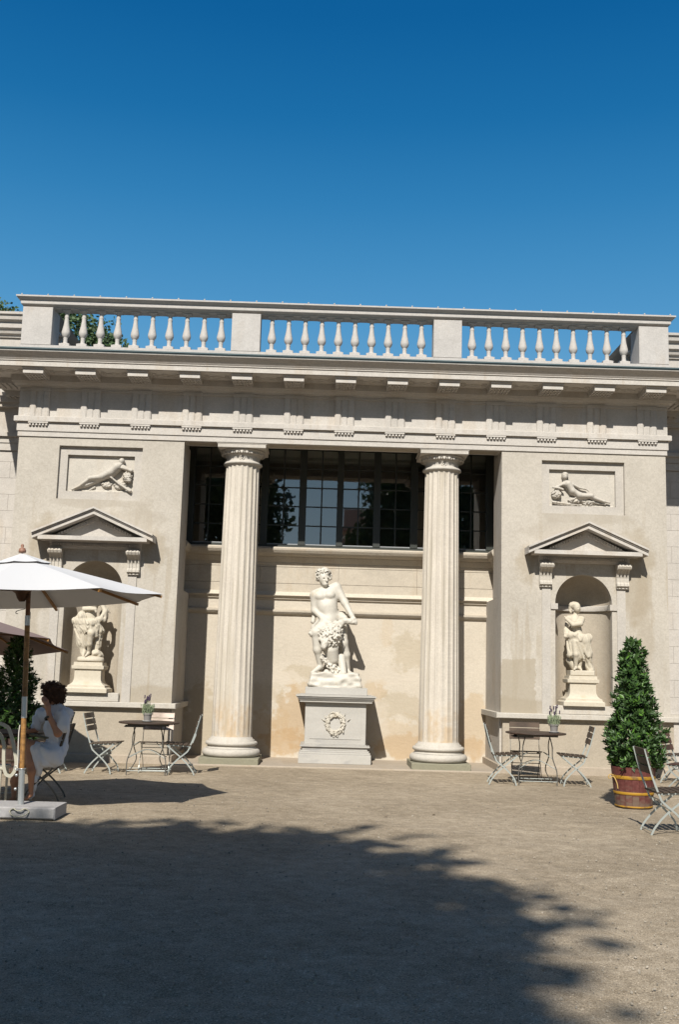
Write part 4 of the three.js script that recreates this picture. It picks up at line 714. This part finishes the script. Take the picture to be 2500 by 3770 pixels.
function parasol(label, at, R, yT, yA, mat, tilt, withPole, turn) {
  const u = thing('parasol', label, 'parasol', at, 0, 'parasols over the café tables');
  const can = mesh('canopy', canopyGeo(R, yT, yA, turn, .012), mat, u); can.rotation.set(tilt[0], 0, tilt[1]);
  mesh('vent_cap', canopyGeo(.27, yA - .055, yA + .045, turn, .004), mat, can);
  mesh('finial', uvBox(lathe([[0, yA + .13], [.012, yA + .125], [.016, yA + .11], [.01, yA + .098], [.028, yA + .088], [.034, yA + .068], [.034, yA + .05], [0, yA + .045]], 16)), std({ color: lin(.22, .11, .07), roughness: .6 }), can);
  for (let i = 0; i < 8; i++) {
    const a = turn + i / 8 * Math.PI * 2, rb = new THREE.Group(); const l = Math.hypot(R - .04, yA - yT), g = box(0, l, -.028, -.004, -.011, .011).rotateZ(-Math.atan2(yA - yT, R - .0)).translate(.03, yA - .02, 0);
    mesh('rib', g.rotateY(-a), M.teak, can);
    const s0 = V(.09, yT + .09, 0), s1 = V(R * .52, yA - (yA - yT) * .52 - .035, 0), d = s1.clone().sub(s0); mesh('strut', box(0, d.length(), -.009, .009, -.008, .008).rotateZ(Math.atan2(d.y, d.x)).translate(s0.x, s0.y, 0).rotateY(-a), M.teakDark, can);
  }
  mesh('hub', uvBox(lathe([[0, yT + .11], [.1, yT + .11], [.1, yT + .085], [.06, yT + .055], [.045, yT + .01], [.026, yT - .02]], 16)), M.teakDark, can);
  const pg = (y0, y1, r, m) => mesh('pole', uvBox(new THREE.CylinderGeometry(r, r, y1 - y0, 18).translate(0, (y0 + y1) / 2, 0), 1), m, u);
  if (withPole) {
    pg(.41, 1.74, .0235, M.teak); pg(1.74, yA - .05, .021, M.teakDark); pg(1.69, 1.78, .0245, M.alu); pg(.86, 1.05, .0245, M.alu); pg(.1, .41, .0275, M.alu);
    mesh('clamp', [uvBox(new THREE.TorusGeometry(.031, .005, 6, 16).rotateX(Math.PI / 2).translate(0, .415, 0)), uvBox(new THREE.TorusGeometry(.014, .004, 6, 12).translate(-.055, .425, 0)), box(-.06, -.03, .40, .41, -.004, .004), uvBox(new THREE.SphereGeometry(.014, 8, 8).translate(-.045, .36, .01)), uvBox(new THREE.SphereGeometry(.014, 8, 8).translate(-.05, .24, .01))], M.alu, u);
    mesh('cord', [tube([[-.034, .42, .02], [-.036, .7, .02], [-.028, .8, .02]], .005), tube([[.03, yT - .12, .02], [.03, 1.75, .024]], .003), tube([[-.02, 1.84, .02], [-.09, 1.82, .03], [-.10, 1.80, .03], [-.08, 1.795, .03]], .004)], std({ color: lin(.55, .52, .46), roughness: .8 }), u);
  } else pg(.05, yA - .05, .024, M.teakDark);
  return u;
}
parasol('white parasol with wooden pole on a concrete slab over the woman', [-2.87, 0, 5.5], 1.29, 1.93, 2.31, M.canvas, [0, .03], true, 0).rotation.z = .035;
{
  const b = thing('concrete_slab', 'pale concrete slab weighing down the white parasol', 'slab', [-2.89, 0, 5.47]);
  mesh('weight', cbox(-.37, .37, .005, .105, -.22, .22, .012), stone(.37, .36, .36), b);
  mesh('carrying_handle', uvBox(tube([[-.085, .06, .222], [-.06, .035, .25], [0, .02, .265], [.06, .035, .25], [.085, .06, .222], [.05, .085, .235], [.02, .07, .245], [-.02, .07, .245], [-.05, .085, .235], [-.085, .06, .222]], .0055, 40)).translate(.06, .01, 0), std({ color: lin(.5, .47, .36), roughness: .6, metalness: .4 }), b);
}
parasol('brown parasol at the left edge behind the white one', [-4.72, 0, 2.2], 1.3, 1.62, 1.98, M.canvasBrown, [-.13, -.02], false, .39);
// cream armchair at the left edge
{
  const c = thing('armchair', 'cream lacquered armchair cut by the left edge beside the parasol pole', 'chair', [-3.33, 0, 5.0], .1), cream = std({ color: lin(.38, .36, .29), roughness: .5 });
  mesh('back_panel', uvBox(new THREE.BoxGeometry(.24, .17, .012).rotateX(-.12).translate(-.06, .69, .02)), cream, c);
  mesh('side_loop', bar([[-.02, .78], [.08, .775], [.15, .735], [.19, .64], [.225, .52], [.245, .42], [.235, .34], [.2, .295], [.16, .31], [.135, .38], [.125, .48], [.12, .58], [.09, .66], [.04, .705], [-.06, .71]], .03, .03, 60), cream, c);
  mesh('side_loop', bar([[-.42, .78], [-.32, .775], [-.25, .735], [-.21, .64], [-.175, .52], [-.155, .42], [-.165, .34], [-.2, .295], [-.24, .31]], .03, .03, 50), cream, c);
  mesh('seat', cbox(-.36, .13, .34, .372, -.4, -.02, .01), cream, c);
  for (const [x, z] of [[-.34, -.38], [.1, -.38], [-.34, -.04], [.1, -.04]]) mesh('leg', uvBox(new THREE.CylinderGeometry(.013, .011, .345, 10).translate(x, .172, z)), cream, c);
}
// ---------- plants ----------
class Leaves {
  constructor() { this.p = []; this.n = []; this.c = []; }
  add(o, d, side, len, wid, col, fold = .25) {   // a leaf folded along its midrib
    const up = V().crossVectors(d, side).normalize(), tip = o.clone().addScaledVector(d, len), mid = o.clone().addScaledVector(d, len * .5);
    const l = mid.clone().addScaledVector(side, wid).addScaledVector(up, wid * fold), r = mid.clone().addScaledVector(side, -wid).addScaledVector(up, wid * fold);
    for (const q of [o, l, tip, o, tip, r]) this.p.push(q.x, q.y, q.z);
    for (let i = 0; i < 6; i++) this.c.push(...col);
  }
  geo() { const g = new THREE.BufferGeometry(); g.setAttribute('position', new THREE.Float32BufferAttribute(this.p, 3)); g.setAttribute('color', new THREE.Float32BufferAttribute(this.c, 3)); g.setAttribute('uv', new THREE.Float32BufferAttribute(new Float32Array(this.p.length / 3 * 2), 2)); g.computeVertexNormals(); return g; }
}
const rdir = () => { const z = rr(-1, 1), a = rnd() * 6.2832, s = Math.sqrt(1 - z * z); return V(s * Math.cos(a), z, s * Math.sin(a)); };
const laurelMat = std({ vertexColors: true, roughness: .55, side: THREE.DoubleSide });
const treeMat = new THREE.MeshPhysicalMaterial({ vertexColors: true, roughness: .7, transmission: .22, thickness: 0, side: THREE.DoubleSide });
const bark = std({ color: lin(.10, .08, .06), roughness: .95 });
function laurel(label, at, H, R, sd, shoots) {
  seed = sd; const t = thing('laurel_tree', label, 'potted tree', at, 0, 'clipped laurels in tubs'), L = new Leaves(), Y0 = .42;
  const rad = (u) => R * (u < .13 ? .84 + u * 1.25 : (1 - .82 * (u - .13) / .87) * (u > .9 ? 1 - (u - .9) * 6.5 : 1));
  const col = () => { const k = rr(.55, 1.25), y = rnd() < .16 ? 1.9 : 1; return [.032 * k * y, .074 * k * y, .014 * k]; };
  for (let i = 0; i < shoots; i++) {
    const u = 1 - Math.sqrt(1 - (i + rnd()) / shoots * .985), a = rnd() * 6.2832, bump = 1.0 * .93 + .5 * perlin.noise(Math.cos(a) * 1.7 + sd, u * 7, Math.sin(a) * 1.7), r = rad(u) * bump * rr(.72, 1.04), c = V(Math.cos(a) * r, Y0 + u * (H - Y0), Math.sin(a) * r);
    const d = V(Math.cos(a) * rr(.5, 1), rr(.25, 1.1), Math.sin(a) * rr(.5, 1)).normalize(), n = 8 + (rnd() * 5 | 0), s0 = V().crossVectors(d, rdir()).normalize();
    for (let k = 0; k < n; k++) { const s = s0.clone().applyAxisAngle(d, k * 2.4), f = d.clone().multiplyScalar(rr(.45, .9)).add(s.clone().multiplyScalar(rr(.45, .9))).normalize(), w = V().crossVectors(f, d).normalize(); L.add(c.clone().addScaledVector(d, -.035 + k / n * .05), f, w, rr(.045, .075), rr(.010, .0145), col()); }
  }
  for (let i = 0; i < shoots * 3; i++) { const u = rnd() ** 1.5 * .93, a = rnd() * 6.2832, r = rad(u) * Math.sqrt(rnd()) * .8, f = rdir(); L.add(V(Math.cos(a) * r, Y0 + u * (H - Y0), Math.sin(a) * r), f, V().crossVectors(f, rdir()).normalize(), .075, .02, col()); }
  mesh('crown', L.geo(), laurelMat, t);
  mesh('trunk', uvBox(tube([[0, .3, 0], [.01, .7, 0], [0, H * .8, .01]], .018, 12, 8)), bark, t);
  return t;
}
function tub(label, at, tone = [88, 42, 37], hoop = [158, 118, 26]) {
  const t = thing('wooden_tub', label, 'plant tub', at, 0, 'wooden plant tubs'), red = std({ map: texture(256, 256, (u, v) => { const n = fbm(u * .5, v, 8, 4, 190), f = fbm(u, v * .3, 60, 3, 193), g = fbm(u, v, 10, 5, 196); let c = tone.map((q) => q + (f - .5) * 34); return mixc(c, [100, 82, 69], sstep(.42, .72, g * .55 + (1 - v) * .42 + (n - .5) * .3)); }), roughness: .8 });
  const N = 18, r0 = .192, r1 = .236, H = .425;
  for (let i = 0; i < N; i++) { const g = new THREE.CylinderGeometry(r1, r0, H, 3, 1, true, i / N * Math.PI * 2 + .008, Math.PI * 2 / N - .016), gi = new THREE.CylinderGeometry(r1 - .02, r0 - .02, H, 3, 1, true, i / N * Math.PI * 2, Math.PI * 2 / N); const uv = g.attributes.uv; for (let k = 0; k < uv.count; k++) uv.setX(k, (uv.getX(k) + i * 3.7) / N); mesh('stave', join([g, gi]).translate(0, H / 2 + .005, 0), red, t); }
  const rAt = (y) => r0 + (r1 - r0) * y / H, yel = std({ map: texture(128, 64, (u, v) => { const n = fbm(u, v, 8, 4, 199); return mixc(hoop, [112, 84, 46], sstep(.5, .75, n)); }), roughness: .65 });
  for (const [a, b] of [[.012, .028], [.145, .172], [.305, .34]]) mesh('hoop', uvBox(lathe([[rAt(a) - .005, a], [rAt(a) + .005, a], [rAt(b) + .005, b], [rAt(b) - .005, b]], 48), 2), yel, t);
  mesh('soil', new THREE.CircleGeometry(.22, 24).rotateX(-Math.PI / 2).translate(0, .39, 0), std({ color: lin(.03, .022, .015), roughness: 1 }), t);
  const rope = std({ color: lin(.42, .28, .10), roughness: .9 });
  mesh('rope_handle', uvBox(tube([[-.215, .33, .04], [-.26, .345, .05], [-.285, .32, .05], [-.27, .3, .05], [-.235, .325, .07], [-.205, .26, .09], [-.195, .2, .095]], .006, 30)), rope, t);
  mesh('iron_ring', uvBox(new THREE.TorusGeometry(.028, .005, 8, 20).scale(.6, 1, 1).translate(.262, .325, .04)), M.steelDark, t);
  return t;
}
tub('red wooden tub with yellow hoops at the right', [3.17, 0, 3.62]);
laurel('clipped cone laurel in the red tub at the right', [3.18, 0, 3.62], 1.88, .335, 51, 620);
tub('wooden tub of the shaded laurel behind the woman', [-4.08, 0, 1.7], [58, 40, 34], [52, 42, 30]);
laurel('dark clipped cone laurel behind the woman and the parasol pole', [-4.08, 0, 1.7], 1.82, .345, 77, 480);
function broadleaf(label, at, group, blobs, leaves, size, sd, tone = 1, name = 'broadleaf_tree') {
  seed = sd; const t = thing(name, label, 'tree', at, 0, group), L = new Leaves(); let vol = 0; for (const b of blobs) vol += (b[3] * b[4] * b[5]) ** .67;
  const limbs = []; const top = blobs[0];
  limbs.push(tube([[0, 0, 0], [.1, top[1] * .35, .05], [top[0] * .5, top[1] * .7, top[2] * .5], [top[0], top[1], top[2]]], .2, 20, 8));
  for (const b of blobs) {
    limbs.push(tube([[0, top[1] * .45, 0], [b[0] * .4, top[1] * .55, b[2] * .4], [b[0] * .8, b[1] * .9, b[2] * .8], [b[0], b[1], b[2]]], .07, 12, 6));
    const n = leaves * (b[3] * b[4] * b[5]) ** .67 / vol, cl = Math.ceil(n / 14);
    for (let i = 0; i < cl; i++) {
      const d = rdir(), rad = .62 + .38 * rnd() ** .5, nz = .84 + .34 * perlin.noise(d.x * 2.4 + sd, d.y * 2.4 + b[0], d.z * 2.4 + b[1]), c = V(b[0] + d.x * b[3] * rad * nz, b[1] + d.y * b[4] * rad * nz, b[2] + d.z * b[5] * rad * nz);
      for (let k = 0; k < 14; k++) { const f = rdir(); f.y -= .35; f.normalize(); const o = c.clone().addScaledVector(rdir(), size * 2.6 * rnd()), q = rr(.6, 1.3) * tone; L.add(o, f, V().crossVectors(f, rdir()).normalize(), size * rr(.7, 1.2), size * rr(.28, .42), [.052 * q, .098 * q, .026 * q], .15); }
    }
  }
  mesh('crown', L.geo(), treeMat, t); mesh('trunk', limbs.map((g) => uvBox(g)), bark, t); return t;
}
broadleaf('broadleaf tree rising behind the balustrade at the left end', [-6.75, 0, -10], 'trees behind the pavilion', [[.0, 8.6, 0, 1.6, 1.75, 1.6], [.95, 8.3, .2, .95, 1.3, 1.1], [-.75, 9.0, 0, 1.0, 1.25, 1.0]], 26000, .1, 301);
broadleaf('broadleaf tree showing over the wing roof at the left edge', [-9.3, 0, -10.2], 'trees behind the pavilion', [[.0, 9.1, 0, 1.5, 1.5, 1.4], [1.1, 8.9, 0, .8, 1.1, .9]], 20000, .1, 331);
// trees across the courtyard, behind the camera: they throw the shade on the gravel and are mirrored in the panes
const GT = 'trees across the courtyard behind the viewer';
broadleaf('tall tree behind the viewer whose crown shades the gravel', [-5.44, 0, 23.7], GT, [[-.2, 12.4, 0, 3.1, 2.5, 3.0], [1.85, 11.9, -1.3, 1.7, 1.4, 1.7], [1.75, 12.3, 1.0, 1.35, 1.5, 1.6], [1.95, 11.9, -3.0, 1.1, .8, .85], [.4, 11.8, -2.9, 1.6, 1.1, 1.1], [-.9, 11.6, -2.6, 1.6, 1.2, 1.2], [-2.6, 12, -1.2, 2.0, 1.8, 2.0], [-1.5, 12.4, 2.4, 2.4, 2.1, 1.8], [.7, 12.2, 2.9, 1.3, 1.6, 1.4]], 34000, .3, 411, .9);
broadleaf('low spreading tree behind the viewer on the left', [-5.9, 0, 18.4], GT, [[0, 7.9, 0, 2.6, 1.9, 2.9], [1.9, 7.5, .6, 1.3, 1.5, 2.0], [-2.4, 7.6, 0, 2.2, 1.9, 2.6], [.6, 8, -1.6, 1.7, 1.3, 1.3], [3.2, 6.8, .8, .75, 1.3, .9], [2.7, 5.6, 1.2, .8, .8, .9]], 27000, .3, 431, .8);
broadleaf('round tree behind the viewer on the right', [4.9, 0, 25.5], GT, [[0, 6.8, 0, 3.4, 3.4, 3.2], [-2.1, 7.4, .2, 1.7, 2.7, 2], [-2.9, 6.3, -.4, 1.2, 1.5, 1.4], [2.6, 6, 0, 2.2, 2.4, 2.6]], 22000, .3, 451, .9);
broadleaf('far tree behind the viewer on the left', [-12.5, 0, 24], GT, [[0, 7.5, 0, 4, 4, 4], [0, 12, 0, 2.8, 2.2, 2.8]], 12000, .36, 471, .9);
broadleaf('far tree behind the viewer on the right', [12.6, 0, 24], GT, [[0, 7.0, 0, 4, 4, 4], [0, 10.6, 0, 2.4, 1.8, 2.4]], 12000, .36, 491, .9);
broadleaf('broad tree flanking the courtyard beyond the left edge', [-13, 0, 8.5], GT, [[0, 6.5, 0, 3.6, 4.2, 4], [0, 5, 5, 3.2, 3.6, 3.6]], 12000, .36, 511, .9);
broadleaf('broad tree flanking the courtyard beyond the right edge', [13.5, 0, 8.5], GT, [[0, 6.5, 0, 3.6, 4.2, 4], [0, 5, 5, 3.2, 3.6, 3.6]], 12000, .36, 531, .9);
// a house beyond those trees, mirrored in the middle panes
{
  const h = thing('town_house', 'salmon plastered town house behind the viewer', 'house', [5.1, 0, 62], Math.PI);
  const wall = mesh('wall', box(-4.2, 4.2, 0, 11.8, -5, 0), std({ color: lin(.62, .40, .28), roughness: .9 }), h);
  for (let f = 0; f < 4; f++) for (let i = 0; i < 5; i++) { const w = mesh('window', box(-.5, .5, 0, 1.5, 0, .06), std({ color: lin(.75, .73, .7), roughness: .6 }), h); w.position.set(-3.2 + i * 1.6, 1 + f * 2.7, .003); mesh('pane', box(-.4, .4, .1, 1.4, .06, .07), M.frame, w); }
  mesh('roof', alongX([[-5.3, 11.8], [.3, 11.8], [-2.5, 14]], -4.4, 4.4), std({ color: lin(.3, .1, .06), roughness: .8 }), h);
}
// fallen leaves on the gravel
seed = 99; for (const [x, z, a, lb] of [[.42, 4.9, .4, 'small dry brown leaf on the gravel in front of the pedestal'], [.9, 4.7, 1.2, 'small curled brown leaf on the gravel nearer the right column'], [2.05, 4.4, 2.2, 'small brown leaf on the gravel before the right table']]) { const f = new Leaves(); f.add(V(-.02, .006, 0), V(1, .12, 0).normalize(), V(0, 0, 1), .05, .016, [.09, .06, .03]); const o = mesh('fallen_leaf', f.geo(), laurelMat, scene); o.position.set(x, 0, z); o.rotation.y = a; tag(o, lb, 'leaf', 'fallen leaves'); }
// ---------- the woman ----------
{
  const w = thing('person', 'woman in a white shirt dress seated under the white parasol, hand at her face', 'person', [-3.02, 0, 4.3]);
  const skin = std({ color: lin(.36, .175, .10), roughness: .6 }), cloth = std({ color: lin(.56, .575, .62), roughness: .9 }), hair = std({ color: lin(.06, .026, .012), roughness: .8 });
  const sk = field(SKIN), dr = field(DRESS), hairF = field(HAIR);
  mesh('body', sculpt(SKIN, .0065), skin, w);
  const fold = (x, y, z) => -Math.abs(perlin.noise(x * 11 + y * 5, y * 3.2 - x * 4, z * 11)) * .034 + .008 + perlin.noise(x * 30 + y * 9, y * 11, z * 30) * .007;
  mesh('dress', nets((x, y, z) => dr(x, y, z) + fold(x, y, z), bounds(DRESS), .0085), cloth, w);
  const hr = mesh('hair', nets((x, y, z) => Math.max(hairF(x, y, z), .062 - (x + .045) - Math.max(0, (y - 1.06)) * .6 - .035), bounds(HAIR), .008), hair, w);
  { const hg = hr.geometry.attributes.position, curls = []; seed = 5; for (let i = 0; i < 620; i++) { const k = (rnd() * hg.count | 0), o = V().fromBufferAttribute(hg, k), d = o.clone().sub(V(.07, 1.05, 0)).normalize(), a = rnd() * 6.28, r = rr(.006, .012), u = V().crossVectors(d, rdir()).normalize(), w2 = V().crossVectors(d, u), pts = []; if (o.x < -.0 && o.y < 1.06) continue; for (let t = 0; t < 7; t++) { const q = o.clone().addScaledVector(u, Math.cos(a + t) * r).addScaledVector(w2, Math.sin(a + t) * r).addScaledVector(d, -.008 + t * .0045); pts.push(q.toArray()); } curls.push(tube(pts, .0028, 9, 4)); } mesh('curls', curls.map((g) => uvBox(g)), hair, hr); }
  mesh('wristwatch', uvBox(new THREE.TorusGeometry(.03, .008, 8, 20).scale(1, 1, 1.6).rotateX(Math.PI / 2 - .35).rotateZ(.5).translate(.083, .815, .2)), M.frame, w);
  mesh('sunglasses', [box(-.045, -.015, 1.03, 1.052, .04, .066), box(-.02, .05, 1.043, 1.05, .058, .064)], M.frame, w);
}
{ const b = tag(mesh('book', cbox(-.085, .085, -.008, .008, -.06, .06, .003), std({ color: lin(.09, .085, .045), roughness: .7 }), scene), 'dark slim book lying on the woman\'s lap', 'book'); b.position.set(-3.01, .637, 4.52); b.rotation.z = -.2; }
{ const b = tag(mesh('smartphone', cbox(-.018, .018, -.05, .05, -.004, .004, .003), std({ color: lin(.03, .07, .06), roughness: .3 }), scene), 'dark smartphone in the woman\'s raised hand above the table', 'phone'); b.position.set(-3.22, .735, 4.38); b.rotation.set(.2, .3, .7); }
// ---------- into metres ----------
for (const o of scene.children) if (!o.isCamera && !o.isLight && o !== sun.target) { o.position.multiplyScalar(METRES); o.scale.multiplyScalar(METRES); }
scene.traverse((o) => { if (o.isMesh) { o.castShadow = true; o.receiveShadow = true; } });
renderer.render(scene, camera);
